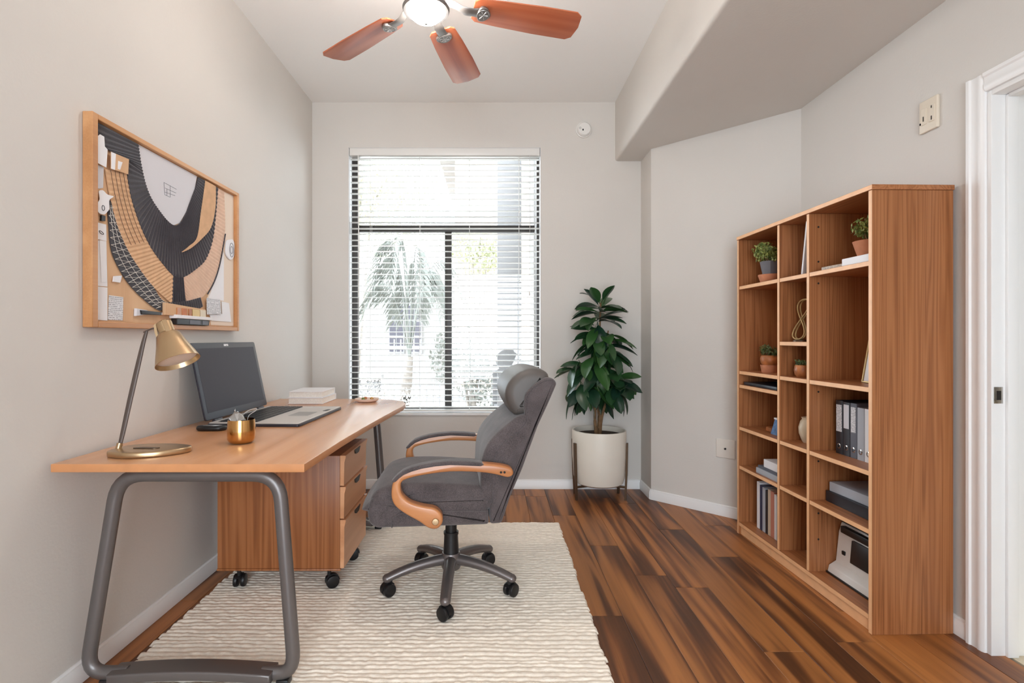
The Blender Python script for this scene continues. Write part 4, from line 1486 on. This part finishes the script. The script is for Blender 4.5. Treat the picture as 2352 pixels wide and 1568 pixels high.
# ------------------------------------------------------------------ pin board on the left wall (u along the wall, v up)
BY0, BZ0, BW, BHH = 1.755, 1.185, 1.011, 0.727
bd = thing('pin_board', 'large wood framed pin board hanging on the left wall', 'pin board', (XL, BY0, BZ0))
ft = 0.036
for y0, y1, z0, z1 in ((0, 0.026, 0, BHH), (BW - 0.02, BW, 0, BHH), (0.026, BW - 0.02, BHH - 0.018, BHH), (0.026, BW - 0.02, 0, 0.020)):
    B().box(0.001, ft, y0, y1, z0, z1, bevel=0.002, seg=1).build('frame_rail', 'frame_wood', bd)
B().box(0.002, 0.016, 0.02, BW - 0.015, 0.015, BHH - 0.012).build('board_face', 'cork', bd)
FX = 0.0165                                   # board surface, measured from the wall


def flat(name, pts, mat, off=0.0, th=0.0012, parent=None, label=None, cat=None, group=None):
    b = B().loft(pts, FX + off, FX + off + th, axis='x')
    if parent is not None:
        return b.build(name, mat, parent, smooth=None)
    cu = sum(p[0] for p in pts) / len(pts)
    cv = sum(p[1] for p in pts) / len(pts)
    b.v = [(x, y - cu, z - cv) for x, y, z in b.v]
    o = b.build(name, mat, None, smooth=None)
    o.location = (XL, BY0 + cu, BZ0 + cv)
    ROOT[o.name] = Matrix.Translation(o.location)
    tag(o, label, cat, group)
    return o


def resample(pts, n):
    P = [Vector(p) for p in smooth_line(pts, 8)]
    d = [0.0]
    for i in range(1, len(P)):
        d.append(d[-1] + (P[i] - P[i - 1]).length)
    out = []
    j = 0
    for k in range(n + 1):
        s = d[-1] * k / n
        while j < len(d) - 2 and d[j + 1] < s:
            j += 1
        t = (s - d[j]) / max(1e-9, d[j + 1] - d[j])
        out.append(P[j].lerp(P[j + 1], min(1, t)))
    return out


def pleats(name, inner, outer, n, mat, parent, off, amp=0.0045, th=0.002):
    """cloth band folded into n radial pleats"""
    a, c = resample(inner, 2 * n), resample(outer, 2 * n)
    vs, fs = [], []
    for i in range(2 * n + 1):
        h = FX + off + (amp if i % 2 else 0.0) + th
        for t in (0, 0.5, 1):
            p = a[i].lerp(c[i], t)
            vs.append((h - (0.0012 if t != 0.5 else 0) * (i % 2), p.x, p.y))
        p0, p1 = a[i], c[i]
        vs.append((FX + off, p1.x, p1.y))
        vs.append((FX + off, p0.x, p0.y))
    for i in range(2 * n):
        for j in range(5):
            k = (j + 1) % 5
            fs.append([i * 5 + j, i * 5 + k, i * 5 + 5 + k, i * 5 + 5 + j])
    fs.append([4, 3, 2, 1, 0])
    fs.append([2 * n * 5 + j for j in range(5)])
    return B().add(vs, fs).build(name, mat, parent, smooth=20)


wh = thing('wall_hanging', 'black and tan pleated fabric collage in U shape pinned to the board', 'wall hanging', (XL, BY0, BZ0))
white = [(0.245, 0.706), (0.646, 0.706), (0.628, 0.645), (0.592, 0.581), (0.558, 0.518), (0.513, 0.462), (0.471, 0.443), (0.43, 0.45), (0.38, 0.476), (0.324, 0.516), (0.288, 0.565), (0.262, 0.633)]
bl_in = [(0.245, 0.705), (0.262, 0.633), (0.288, 0.565), (0.324, 0.516), (0.38, 0.476), (0.43, 0.45), (0.471, 0.443), (0.513, 0.462), (0.558, 0.518), (0.592, 0.581), (0.628, 0.645), (0.65, 0.705)]
bl_out = [(0.028, 0.705), (0.067, 0.634), (0.183, 0.621), (0.187, 0.563), (0.211, 0.481), (0.262, 0.39), (0.324, 0.319), (0.4, 0.264), (0.465, 0.229), (0.535, 0.23), (0.628, 0.275), (0.715, 0.336), (0.775, 0.44), (0.802, 0.562), (0.823, 0.705)]
wp = flat('white_panel', white, 'paper2', 0.001, 0.002, wh)
pleats('black_band', bl_in, bl_out, 62, 'black_fabric', wh, 0.0035)
st = B()
for k in range(6):
    t0, t1 = k / 6, (k + 1) / 6
    xa, xb = 0.463 + (0.538 - 0.463) * t0, 0.463 + (0.538 - 0.463) * t1
    ya, yb = 0.457 + (0.558 - 0.457) * t0, 0.457 + (0.558 - 0.457) * t1
    st.add([(FX + 0.004, ya, 0.11), (FX + 0.009, (ya + yb) / 2, 0.11), (FX + 0.004, yb, 0.11), (FX + 0.004, xb, 0.236), (FX + 0.009, (xa + xb) / 2, 0.236), (FX + 0.004, xa, 0.236)], [[0, 1, 4, 5], [1, 2, 3, 4]])
st.build('black_stem', 'black_fabric', wh, smooth=20)
lt_in = [(0.183, 0.573), (0.211, 0.481), (0.262, 0.39), (0.324, 0.319), (0.4, 0.264), (0.465, 0.229), (0.457, 0.113)]
lt_out = [(0.078, 0.556), (0.099, 0.472), (0.133, 0.379), (0.187, 0.296), (0.253, 0.232), (0.333, 0.171), (0.45, 0.11)]
tb = pleats('tan_band', lt_in, lt_out, 34, 'tan_fabric', wh, 0.002, amp=0.003)
# stitched cross lines on the upper part of the tan band
b = B()
for t in (0.2, 0.4, 0.6, 0.8):
    a, c = resample(lt_in, 40), resample(lt_out, 40)
    b.tube([(FX + 0.0078, a[i].lerp(c[i], t).x, a[i].lerp(c[i], t).y) for i in range(0, 19)], 0.0009, 5, up=(1, 0, 0))
b.build('stitching', 'thread_dark', tb)
dk_in = [(0.109, 0.454), (0.133, 0.379), (0.187, 0.296), (0.253, 0.232), (0.333, 0.171), (0.39, 0.121), (0.45, 0.107)]
dk_out = [(0.09, 0.449), (0.096, 0.365), (0.11, 0.272), (0.163, 0.198), (0.228, 0.144), (0.324, 0.093), (0.375, 0.076)]
db = pleats('dark_edge_band', dk_in, dk_out, 16, 'black_fabric', wh, 0.0015, amp=0.002)
b = B()
a, c = resample(dk_in, 60), resample(dk_out, 60)
for i in range(3, 58, 3):
    b.tube([(FX + 0.0062, a[i].x, a[i].y), (FX + 0.0062, c[i].x, c[i].y)], 0.0009, 5, up=(1, 0, 0))
    j = min(60, i + 5)
    b.tube([(FX + 0.0062, a[j].x, a[j].y), (FX + 0.0062, c[i].x, c[i].y)], 0.0007, 5, up=(1, 0, 0))
for t in (0.35, 0.7):
    b.tube([(FX + 0.0062, a[i].lerp(c[i], t).x, a[i].lerp(c[i], t).y) for i in range(2, 59)], 0.0008, 5, up=(1, 0, 0))
b.build('net_thread', 'thread_white', db)
rt_in = [(0.823, 0.703), (0.802, 0.562), (0.775, 0.44), (0.715, 0.336), (0.628, 0.275), (0.535, 0.23), (0.56, 0.127)]
rt_out = [(0.884, 0.703), (0.891, 0.492), (0.837, 0.332), (0.788, 0.245), (0.728, 0.182), (0.665, 0.145), (0.564, 0.126)]
pleats('pale_band', rt_in, rt_out, 40, 'pink_fabric', wh, 0.002, amp=0.003)
cin = [(0.702, 0.703), (0.683, 0.618), (0.665, 0.544), (0.634, 0.423), (0.569, 0.371), (0.516, 0.337)]
cout = [(0.792, 0.703), (0.788, 0.595), (0.748, 0.492), (0.671, 0.424), (0.587, 0.367), (0.519, 0.336)]
pleats('tan_crescent', cin, cout, 26, 'tan_fabric', wh, 0.0095, amp=0.002)
b = B().tube([(FX + 0.007, p.x, p.y) for p in resample([(0.892, 0.49), (0.837, 0.327), (0.788, 0.238), (0.728, 0.172)], 24)], 0.003, 6, up=(1, 0, 0))
b.build('dark_edge_cord', 'black_fabric', wh)
hem = [(0.38, 0.102), (0.46, 0.114), (0.564, 0.129), (0.671, 0.151), (0.69, 0.115), (0.628, 0.096), (0.46, 0.104), (0.38, 0.076)]
pleats('black_hem', [(0.38, 0.104), (0.46, 0.114), (0.564, 0.128), (0.671, 0.152)], [(0.375, 0.074), (0.46, 0.100), (0.628, 0.094), (0.69, 0.112)], 18, 'black_fabric', wh, 0.004, amp=0.004)
# a small line drawing on the white panel
b = B()
for p, q in (((0.405, 0.606), (0.49, 0.602)), ((0.405, 0.606), (0.41, 0.557)), ((0.412, 0.585), (0.487, 0.585)), ((0.41, 0.557), (0.445, 0.556)), ((0.445, 0.603), (0.447, 0.556)), ((0.412, 0.568), (0.48, 0.572)), ((0.425, 0.585), (0.425, 0.557))):
    b.tube([(FX + 0.0034, *p), (FX + 0.0034, *q)], 0.0008, 4, up=(1, 0, 0))
b.build('pencil_drawing', 'book_slate', wp)

PG = 'papers pinned to the board'
flat('paper_sheet', [(0.884, 0.702), (0.985, 0.708), (0.985, 0.025), (0.768, 0.026), (0.735, 0.154), (0.837, 0.31), (0.892, 0.477)], 'cream_paper', 0.0, label='large cream sheet down the right edge of the pin board', cat='paper', group=PG)
flat('paper_sheet', [(0.85, 0.33), (0.885, 0.40), (0.885, 0.15), (0.745, 0.155)], 'paper', 0.0014, label='white sheet below the round tag on the cream sheet', cat='paper', group=PG)
flat('paper_strip', [(0.030, 0.65), (0.045, 0.665), (0.064, 0.664), (0.067, 0.631), (0.08, 0.625), (0.074, 0.56), (0.030, 0.563)], 'paper', 0.010, label='torn white paper hanging at the upper left of the board', cat='paper', group=PG)
flat('paper_strip', [(0.034, 0.561), (0.074, 0.56), (0.071, 0.488), (0.05, 0.479), (0.034, 0.491)], 'paper2', 0.0008, label='grey white paper scrap below the torn one at upper left', cat='paper', group=PG)
ht = flat('paper_cutout', rounded([(0.039, 0.469), (0.06, 0.478), (0.078, 0.467), (0.114, 0.470), (0.088, 0.451), (0.09, 0.417), (0.067, 0.393), (0.043, 0.391), (0.028, 0.406), (0.033, 0.426), (0.046, 0.44)], 0.008, 3), 'paper', 0.009, label='curled white paper cut-out at the left edge of the board', cat='paper', group=PG)
b = B().tube([(FX + 0.0105, 0.060 + 0.006 * math.cos(a), 0.415 + 0.009 * math.sin(a)) for a in np.linspace(0, 2 * PI, 16, endpoint=False)], 0.0012, 5, closed=True, up=(1, 0, 0))
b.build('ink_mark', 'book_black', ht, world=False)
bpy.data.objects['ink_mark'].location = (0, -(ht.location.y - BY0), -(ht.location.z - BZ0))
p = flat('paper_sheet', [(0.030, 0.361), (0.085, 0.363), (0.087, 0.305), (0.028, 0.303)], 'paper', 0.001, label='small white card with a black loop mark at board left', cat='paper', group=PG)
b = B().tube([(FX + 0.0026, 0.062 + 0.010 * math.cos(a), 0.330 - 0.003 * math.cos(a) + 0.004 * math.sin(a)) for a in np.linspace(0, 2 * PI, 16, endpoint=False)], 0.0012, 5, closed=True, up=(1, 0, 0))
o = b.build('ink_loop', 'book_black', p)
o.location = (0, -(p.location.y - BY0), -(p.location.z - BZ0))
p = flat('paper_sheet', [(0.028, 0.299), (0.087, 0.304), (0.092, 0.145), (0.034, 0.143)], 'paper', 0.0004, label='long white sheet with folded strip at the lower left of board', cat='paper', group=PG)
b = B().loft([(0.053, 0.302), (0.084, 0.304), (0.088, 0.16), (0.062, 0.158)], FX + 0.002, FX + 0.003, axis='x')
o = b.build('folded_strip', 'paper', p, smooth=None)
o.location = (0, -(p.location.y - BY0), -(p.location.z - BZ0))
flat('paper_sheet', [(0.036, 0.141), (0.092, 0.142), (0.092, 0.025), (0.036, 0.027)], 'paper', 0.0004, label='plain white sheet in the bottom left corner of the board', cat='paper', group=PG)
flat('written_note', [(0.1, 0.116), (0.171, 0.114), (0.168, 0.028), (0.095, 0.028)], 'paper_text', 0.0004, label='small note with rows of writing low on the board left side', cat='note', group=PG)
p = flat('index_card', [(0.092, 0.622), (0.183, 0.626), (0.179, 0.569), (0.092, 0.562)], 'cork', 0.013, label='tan card with white strips pinned over the black band', cat='card', group=PG)
for pts in ([(0.093, 0.621), (0.115, 0.622), (0.11, 0.563), (0.093, 0.562)], [(0.127, 0.601), (0.148, 0.603), (0.136, 0.572), (0.125, 0.571)]):
    o = B().loft(pts, FX + 0.0142, FX + 0.0152, axis='x').build('white_strip', 'paper', p, smooth=None)
    o.location = (0, -(p.location.y - BY0), -(p.location.z - BZ0))
flat('paper_scrap', [(0.116, 0.185), (0.157, 0.192), (0.148, 0.165), (0.112, 0.165)], 'paper', 0.004, 0.003, label='tiny curled white scrap pinned beside the net band', cat='paper', group=PG)
flat('magnet', [(0.059, 0.390), (0.076, 0.391), (0.076, 0.373), (0.057, 0.370)], 'black_plastic', 0.0006, 0.006, label='small black square magnet at the board left edge', cat='magnet')
p = flat('paper_tag', rounded([(0.898, 0.459), (0.965, 0.478), (0.981, 0.457), (0.976, 0.384), (0.941, 0.362), (0.895, 0.386)], 0.02, 4), 'paper', 0.003, 0.006, label='white rounded tag with an oval outline at the board right edge', cat='tag', group=PG)
for rr in (0.030, 0.016):
    o = B().tube([(FX + 0.0095, 0.950 + rr * 0.7 * math.cos(a), 0.418 + rr * math.sin(a) * 1.2) for a in np.linspace(0, 2 * PI, 20, endpoint=False)], 0.0013, 5, closed=True, up=(1, 0, 0)).build('oval_outline', 'book_slate', p)
    o.location = (0, -(p.location.y - BY0), -(p.location.z - BZ0))
flat('written_note', [(0.713, 0.152), (0.834, 0.154), (0.846, 0.083), (0.715, 0.074)], 'paper_text', 0.010, label='white note with faint writing low on the board right side', cat='note', group=PG)
flat('paper_sheet', [(0.748, 0.074), (0.866, 0.084), (0.859, 0.146), (0.933, 0.142), (0.956, 0.046), (0.768, 0.047)], 'paper', 0.0034, label='white sheet tucked behind the note at the board lower right', cat='paper', group=PG)
p = thing('binder_clip', 'black and white binder clip on the lower edge of the board', 'clip', (XL, BY0 + 0.3, BZ0 + 0.06))
B().loft([(-0.072, 0.016), (-0.008, 0.012), (-0.012, -0.006), (-0.074, -0.013)], FX + 0.001, FX + 0.012, r=0.002, axis='x').build('clip_body', 'paper2', p)
B().loft([(-0.055, 0.010), (0.07, 0.008), (0.066, -0.004), (-0.050, -0.006)], FX + 0.008, FX + 0.018, r=0.002, axis='x').build('clip_bar', 'black_plastic', p)
B().loft(rounded([(0.066, 0.008), (0.112, 0.007), (0.11, -0.001), (0.08, -0.002)], 0.003, 3), FX + 0.001, FX + 0.010, axis='x').build('clip_tab', 'paper', p)
p = thing('swatch_tray', 'wooden tray of amber and cream colour swatches at the board bottom', 'tray', (XL, BY0, BZ0))
B().loft([(0.385, 0.109), (0.683, 0.096), (0.683, 0.058), (0.385, 0.058)], FX + 0.009, FX + 0.022, r=0.002, axis='x').build('tray_body', 'cork', p)
for y0, y1, mt in ((0.458, 0.484, 'arm_wood'), (0.497, 0.530, 'terracotta'), (0.545, 0.566, 'clay_brown'), (0.572, 0.628, 'gilt'), (0.634, 0.680, 'vase')):
    B().box(FX + 0.020, FX + 0.026, y0, y1, 0.060, 0.092, bevel=0.001, seg=1).build('swatch', mt, p)
p = thing('eraser_ledge', 'dark three section holder with white top bar at the board bottom', 'holder', (XL, BY0, BZ0))
B().loft([(0.442, 0.062), (0.718, 0.060), (0.713, 0.046), (0.444, 0.047)], FX + 0.001, FX + 0.034, r=0.002, axis='x').build('top_bar', 'paper', p)
B().loft([(0.456, 0.0468), (0.709, 0.0455), (0.702, 0.021), (0.456, 0.021)], FX + 0.001, FX + 0.028, r=0.002, axis='x').build('holder_body', 'black_plastic', p)
for y0, y1 in ((0.545, 0.628), (0.645, 0.690)):
    B().box(FX + 0.027, FX + 0.0295, y0, y1, 0.025, 0.042).build('holder_section', 'book_slate', p)

# ------------------------------------------------------------------ on the desk
lm = thing('desk_lamp', 'brushed brass desk lamp with slim dark arm and flared shade', 'lamp', (-1.16, 1.765, DH))
# flat teardrop base
bs = [(-0.108, -0.055), (-0.060, -0.085), (0.0, -0.088), (0.070, -0.060), (0.118, -0.012), (0.122, 0.030), (0.085, 0.055), (0.02, 0.070), (-0.06, 0.062), (-0.108, 0.030)]
B().loft(smooth_line(bs, 4, True), 0.0005, 0.020, r=0.006, axis='z', n=4).build('lamp_base', 'brass', lm)
B().loft(rounded([(-0.05, -0.022), (0.03, -0.030), (0.045, -0.014), (-0.02, -0.004)], 0.01, 4), 0.019, 0.0225, axis='z').build('switch_plate', 'bronze', lm)
B().tube([(-0.099, -0.014, 0.018), (-0.097, -0.010, 0.036)], 0.009, 12).build('arm_pivot', 'brass', lm)
ap = [(-0.098, -0.010, 0.026), (-0.090, -0.006, 0.07), (-0.070, 0.0, 0.18), (-0.048, 0.005, 0.29), (-0.030, 0.006, 0.37), (-0.018, 0.006, 0.412)]
ap = smooth_line(ap, 4)
n = len(ap)
B().tube(ap, [0.004 + 0.0055 * math.sin(PI * min(1, 0.12 + 0.86 * k / n)) for k in range(n)], 10, ry=0.004, up=(0, 1, 0)).build('arm', 'lamp_arm', lm)
ac = smooth_line([(-0.028, 0.006, 0.408), (0.0, 0.004, 0.420), (0.028, 0.002, 0.424), (0.055, 0.0, 0.422)], 4)
B().tube(ac, 0.0028, 8).build('shade_rod', 'lamp_arm', lm)
axis = Vector((0.052, -0.02, -0.108)).normalized()
zq = axis.to_track_quat('Z', 'X').to_matrix()
nk = Vector((0.043, 0.0, 0.442))
sh = B().lathe([(0.0, 0.0), (0.020, 0.0), (0.024, 0.004), (0.024, 0.040), (0.030, 0.044), (0.036, 0.050), (0.046, 0.085), (0.060, 0.125), (0.068, 0.150), (0.0665, 0.150), (0.058, 0.124), (0.044, 0.085), (0.033, 0.052), (0.0, 0.050)], nk, 40, mat=zq).build('lamp_shade', 'brass', lm)
B().lathe([(0.0, 0.128), (0.054, 0.132), (0.061, 0.136), (0.0, 0.140)], nk, 32, mat=zq).build('diffuser', 'white_plastic', lm)
R2 = zq
for a in (0.6, 2.4, 4.2):
    b = B()
    pr = [(0.022, -0.002), (0.030, 0.004), (0.034, 0.03), (0.034, 0.052), (0.028, 0.048)]
    b.loft(pr, -0.006, 0.006, axis='y')
    Rz = Matrix.Rotation(a, 3, 'Z')
    b.v = [tuple(R2 @ (Rz @ Vector(v)) + nk) for v in b.v]
    b.build('shade_rib', 'brass', sh)

LP = (-1.045, 2.567, DH)
lp = thing('laptop', 'large black laptop with silver palm rest open on the desk', 'laptop', LP, math.radians(-2.0))
b = B().loft(rounded([(-0.205, -0.285), (0.205, -0.285), (0.205, 0.285), (-0.205, 0.285)], 0.012, 4), 0.0005, 0.012, r=0.002, axis='z')
bs_ = b.build('laptop_base', 'laptop_dark', lp)
B().loft(rounded([(-0.200, -0.281), (0.202, -0.281), (0.202, 0.281), (-0.200, 0.281)], 0.010, 4), 0.0118, 0.0165, r=0.002, axis='z').build('palm_rest', 'laptop_silver', lp)
kb = B().box(-0.170, 0.005, -0.255, 0.255, 0.0163, 0.0175).build('keyboard_tray', 'laptop_dark', lp)
b = B()
for r in range(5):
    for k in range(15):
        x0, y0 = -0.163 + r * 0.034, -0.250 + k * 0.0335
        b.box(x0, x0 + 0.030, y0, y0 + 0.029, 0.0172, 0.0205)
b.build('keys', 'black_plastic', kb, smooth=None, kind='stuff')
B().box(0.060, 0.155, -0.065, 0.065, 0.0163, 0.0170).build('touchpad', 'grey_plastic', lp)
B().loft(rounded([(0.165, 0.10), (0.19, 0.10), (0.19, 0.16), (0.172, 0.16)], 0.01, 4), 0.0163, 0.0172, axis='z').build('badge', 'black_plastic', lp)
ta = math.radians(12)
Rl = Euler((0, -ta, 0)).to_matrix()


def lid(bb):
    bb.v = [tuple(Rl @ Vector(v) + Vector((-0.205, 0, 0.016))) for v in bb.v]
    return bb


ld = lid(B().loft(rounded([(-0.285, 0.008), (0.285, 0.008), (0.285, 0.358), (-0.285, 0.358)], 0.012, 4), -0.010, 0.0, r=0.002, axis='x')).build('lid', 'laptop_dark', lp)
lid(B().box(-0.0006, 0.0006, -0.262, 0.262, 0.040, 0.332)).build('screen', 'screen', ld)
lid(B().box(-0.0004, 0.0012, -0.022, 0.016, 0.340, 0.350)).build('webcam_label', 'paper', ld)
lid(B().box(-0.0004, 0.0012, -0.004, 0.004, 0.3405, 0.3445)).build('webcam', 'black_plastic', ld)
for yy in (-0.2, 0.2):
    B().tube([(-0.205, yy - 0.03, 0.016), (-0.205, yy + 0.03, 0.016)], 0.008, 12).build('hinge', 'laptop_dark', lp)
ms = thing('computer_mouse', 'small flat black mouse lying in front of the laptop hinge', 'mouse', (-1.19, 2.20, DH))
B().loft(smooth_line([(-0.062, 0.0), (-0.045, 0.026), (0.0, 0.034), (0.045, 0.028), (0.062, 0.004), (0.045, -0.024), (0.0, -0.030), (-0.045, -0.024)], 4, True), 0.0005, 0.020, r=0.009, axis='z', n=5).build('mouse_body', 'black_plastic', ms)
B().loft(smooth_line([(-0.040, 0.002), (0.0, 0.016), (0.042, 0.006), (0.0, -0.012)], 4, True), 0.0195, 0.0215, axis='z').build('mouse_top', 'silver', ms)

cp = thing('gold_cup', 'polished gold cup holding clips on the desk', 'cup', (-0.936, 1.935, DH))
B().lathe([(0, 0.001), (0.032, 0.001), (0.042, 0.006), (0.048, 0.018), (0.0485, 0.05), (0.046, 0.088), (0.0445, 0.088), (0.0465, 0.05), (0.044, 0.020), (0.0, 0.012)], seg=48).build('cup_body', 'gold', cp)
for lab, x, y, a, tl_, mt in (('bent silver wire clip poking out of the gold cup toward the laptop', 0.008, 0.012, 0.5, 0.5, 'silver'), ('silver wire loop hooked over the rim of the gold cup', -0.018, -0.014, 2.0, -0.35, 'chrome')):
    t = thing('wire_clip', lab, 'clip', (-0.936 + x, 1.935 + y, DH + 0.013), a, 'clips in the gold cup')
    pts = [(0.0, 0, 0.0), (0.006, 0, 0.05), (0.012, 0, 0.085), (0.035, 0, 0.102), (0.038, 0, 0.110), (0.010, 0, 0.104), (-0.010, 0, 0.082), (-0.008, 0, 0.03)]
    b = B().tube(smooth_line(pts, 4), 0.0016, 6, up=(0, 1, 0))
    b.build('wire', mt, t)
t = thing('foil_scrap', 'crumpled silvery foil sticking up from the gold cup', 'foil', (-0.948, 1.925, DH + 0.013), 0.4)
b = B().sphere((0, 0, 0.055), 0.03, 14, 10, (1, 0.9, 1.5))
b.v = [(v[0] + random.uniform(-0.006, 0.006), v[1] + random.uniform(-0.006, 0.006), max(0.0, v[2] + random.uniform(-0.008, 0.008))) for v in b.v]
b.build('foil', 'silver', t, smooth=20)

box_book('white hardback lying at the bottom of the desk pair by the wall', 'book_white', (-1.108, 3.195, DH + 0.0005), -PI / 2, (0.262, 0.205, 0.036), True)
box_book('pale book with marbled spine lying on top of the white hardback', 'book_white', (-1.110, 3.195, DH + 0.037), -PI / 2 + 0.02, (0.255, 0.200, 0.036), True)
bk_ = [o for o in bpy.data.objects if o.name.startswith('book') and o.get('label', '').startswith('pale book with marbled')][0]
B().box(-0.129, -0.1255, -0.085, 0.085, 0.005, 0.031).build('spine_print', 'marbled', bk_)
ds = thing('trinket_dish', 'pale pink oval dish of trinkets on the desk beside the window', 'dish', (-0.775, 3.18, DH))
B().lathe([(0, 0.001), (0.055, 0.001), (0.068, 0.008), (0.072, 0.020), (0.068, 0.021), (0.062, 0.012), (0, 0.008)], seg=36).build('dish', 'pink_dish', ds)
for k, (lab, mt) in enumerate((('small gold trinket lying in the pale pink dish', 'gold'), ('small terracotta bead lying in the pale pink dish', 'terracotta'), ('small green bead lying in the pale pink dish', 'fol_bright'))):
    a = k * 2.1
    o = tag(B().sphere((0, 0, 0.009), 0.009, 12, 8, (1.3, 1, 1)).build('trinket', mt, None), lab, 'trinket', 'trinkets in the pink dish')
    o.location = (-0.775 + 0.03 * math.cos(a), 3.18 + 0.03 * math.sin(a), DH + 0.0105)

# ------------------------------------------------------------------ ceiling fan
FXC, FYC = -0.290, 2.225
fan = thing('ceiling_fan', 'five blade ceiling fan with reddish wooden blades and glowing bowl light', 'ceiling fan', (FXC, FYC, HC))
B().lathe([(0, 0), (0.065, 0), (0.062, -0.03), (0.03, -0.055), (0, -0.055)], seg=32).build('canopy', 'pewter', fan)
B().tube([(0, 0, -0.05), (0, 0, -0.20)], 0.013, 14).build('downrod', 'pewter', fan)
B().lathe([(0, -0.18), (0.05, -0.185), (0.10, -0.21), (0.112, -0.24), (0.108, -0.28), (0.085, -0.305), (0.055, -0.315), (0.052, -0.345), (0.0, -0.345)], seg=40).build('motor_housing', 'pewter', fan)
B().lathe([(0.056, -0.348), (0.070, -0.360), (0.090, -0.381)], seg=48).build('uplight_cone', 'uplight_glow', fan)
B().lathe([(0.066, -0.384), (0.094, -0.382), (0.100, -0.392), (0.095, -0.404), (0.083, -0.404), (0.080, -0.396)], seg=48).build('light_ring', 'pewter', fan)
B().lathe([(0.080, -0.397), (0.074, -0.414), (0.055, -0.432), (0.028, -0.442), (0.0, -0.446)], seg=40).build('light_bowl', 'lamp_glow', fan)
B().lathe([(0, -0.446), (0.008, -0.447), (0.006, -0.458), (0, -0.460)], seg=14).build('finial', 'silver', fan)
bz = 2.578 - HC
pitch = math.radians(11)
for k, deg in enumerate((15, 78, 140, 214, 292)):
    a = math.radians(deg)
    Rz = Matrix.Rotation(a, 3, 'Z')
    Rp = Matrix.Rotation(-pitch, 3, 'X')

    def put(bb, tilt=True):
        R = Rz @ Rp if tilt else Rz
        bb.v = [tuple(R @ Vector(v) + Vector((0, 0, bz))) for v in bb.v]
        return bb
    ol = [(0.205, -0.045), (0.225, -0.062), (0.32, -0.070), (0.50, -0.079), (0.665, -0.080), (0.690, -0.062), (0.700, 0.0), (0.690, 0.062), (0.665, 0.080), (0.50, 0.079), (0.32, 0.070), (0.225, 0.062), (0.205, 0.045)]
    b = B().loft(ol, -0.003, 0.004, r=0.0015, axis='z', n=2)
    blade = b.build('blade', 'blade', fan, smooth=30)
    blade.location = (0, 0, bz)
    blade.rotation_euler = (Rz @ Rp).to_euler()
    iron = put(B().tube(smooth_line([(0.085, 0, 0.02), (0.13, 0, 0.006), (0.17, 0, -0.012), (0.215, 0, -0.012), (0.25, 0, -0.010)], 4), [0.018] * 8 + [0.022] * 5 + [0.026] * 4, 12, ry=0.008)).build('blade_iron', 'pewter', fan)
    md = B().loft(rounded([(0.215, 0.0), (0.235, -0.040), (0.262, -0.036), (0.285, 0.0), (0.262, 0.036), (0.235, 0.040)], 0.012, 4), -0.020, -0.006, r=0.004, axis='z', n=3)
    mdo = put(md).build('medallion', 'pewter', iron)
    b = B()
    for q in range(6):
        t = q * PI / 3
        b.tube([(0.249, 0, -0.0205), (0.249 + 0.020 * math.cos(t), 0.024 * math.sin(t), -0.0205)], [0.001, 0.004], 6, ry=[0.001, 0.0025])
    b.tube([(0.249 + 0.026 * math.cos(t), 0.029 * math.sin(t), -0.0205) for t in np.linspace(0, 2 * PI, 20, endpoint=False)], 0.0014, 5, closed=True)
    put(b).build('scrollwork', 'silver', mdo)
# ------------------------------------------------------------------ wall fittings
AXB = Matrix(((1, 0, 0), (0, 0, -1), (0, 1, 0)))       # lathe axis out of the back wall
sd = thing('smoke_detector', 'round white smoke detector on the back wall above the window corner', 'smoke detector', (0.681, YB, 2.727))
B().lathe([(0, 0.0), (0.060, 0.0), (0.060, 0.010), (0.054, 0.014), (0.052, 0.028), (0.044, 0.036), (0.0, 0.038)], seg=40, mat=AXB).build('detector_body', 'white_plastic', sd)
B().tube([(-0.032 + 0.007 * math.cos(a), -0.0365, 0.004 + 0.007 * math.sin(a)) for a in np.linspace(0, 2 * PI, 16, endpoint=False)], 0.0014, 6, closed=True, up=(0, 1, 0)).build('test_button', 'grey_plastic', sd)
B().box(-0.016, -0.006, -0.0395, -0.037, -0.016, -0.004).build('indicator_window', 'black_plastic', sd)
tp = thing('thermostat_plate', 'almond double switch plate high on the right wall', 'wall plate', (XR, 2.154, 2.068))
B().loft(rounded([(-0.045, -0.066), (0.045, -0.066), (0.045, 0.066), (-0.045, 0.066)], 0.004, 3), -0.012, 0.0, r=0.003, axis='x').build('plate', 'almond', tp)
for y in (-0.020, 0.020):
    B().box(-0.0145, -0.011, y - 0.013, y + 0.013, -0.034, 0.034, bevel=0.001, seg=1).build('rocker', 'almond', tp)
b = B()
for y, z0, z1 in ((-0.020, 0.020, 0.030), (-0.020, -0.028, -0.012), (0.020, -0.02, 0.0), (0.037, -0.03, -0.022)):
    b.box(-0.0155, -0.010, y - 0.002, y + 0.002, z0, z1)
b.build('slot', 'dark_hole', tp)
aw = math.atan2(CB[1] - CA[1], CB[0] - CA[0])
cx = CA[0] + 0.546 * (CB[0] - CA[0])
cy = CA[1] + 0.546 * (CB[1] - CA[1])
ca = thing('coax_wall_plate', 'pale square coaxial wall plate on the angled wall by the bookcase', 'wall plate', (cx, cy, 0.436), aw)
B().loft(rounded([(-0.060, -0.060), (0.060, -0.060), (0.060, 0.060), (-0.060, 0.060)], 0.004, 3), -0.007, 0.0, r=0.003, axis='y').build('plate', 'plate', ca)
B().lathe([(0, 0), (0.006, 0), (0.006, 0.008), (0.003, 0.010), (0, 0.010)], (0, -0.006, 0), 14, mat=AXB).build('coax_socket', 'dark_hole', ca)
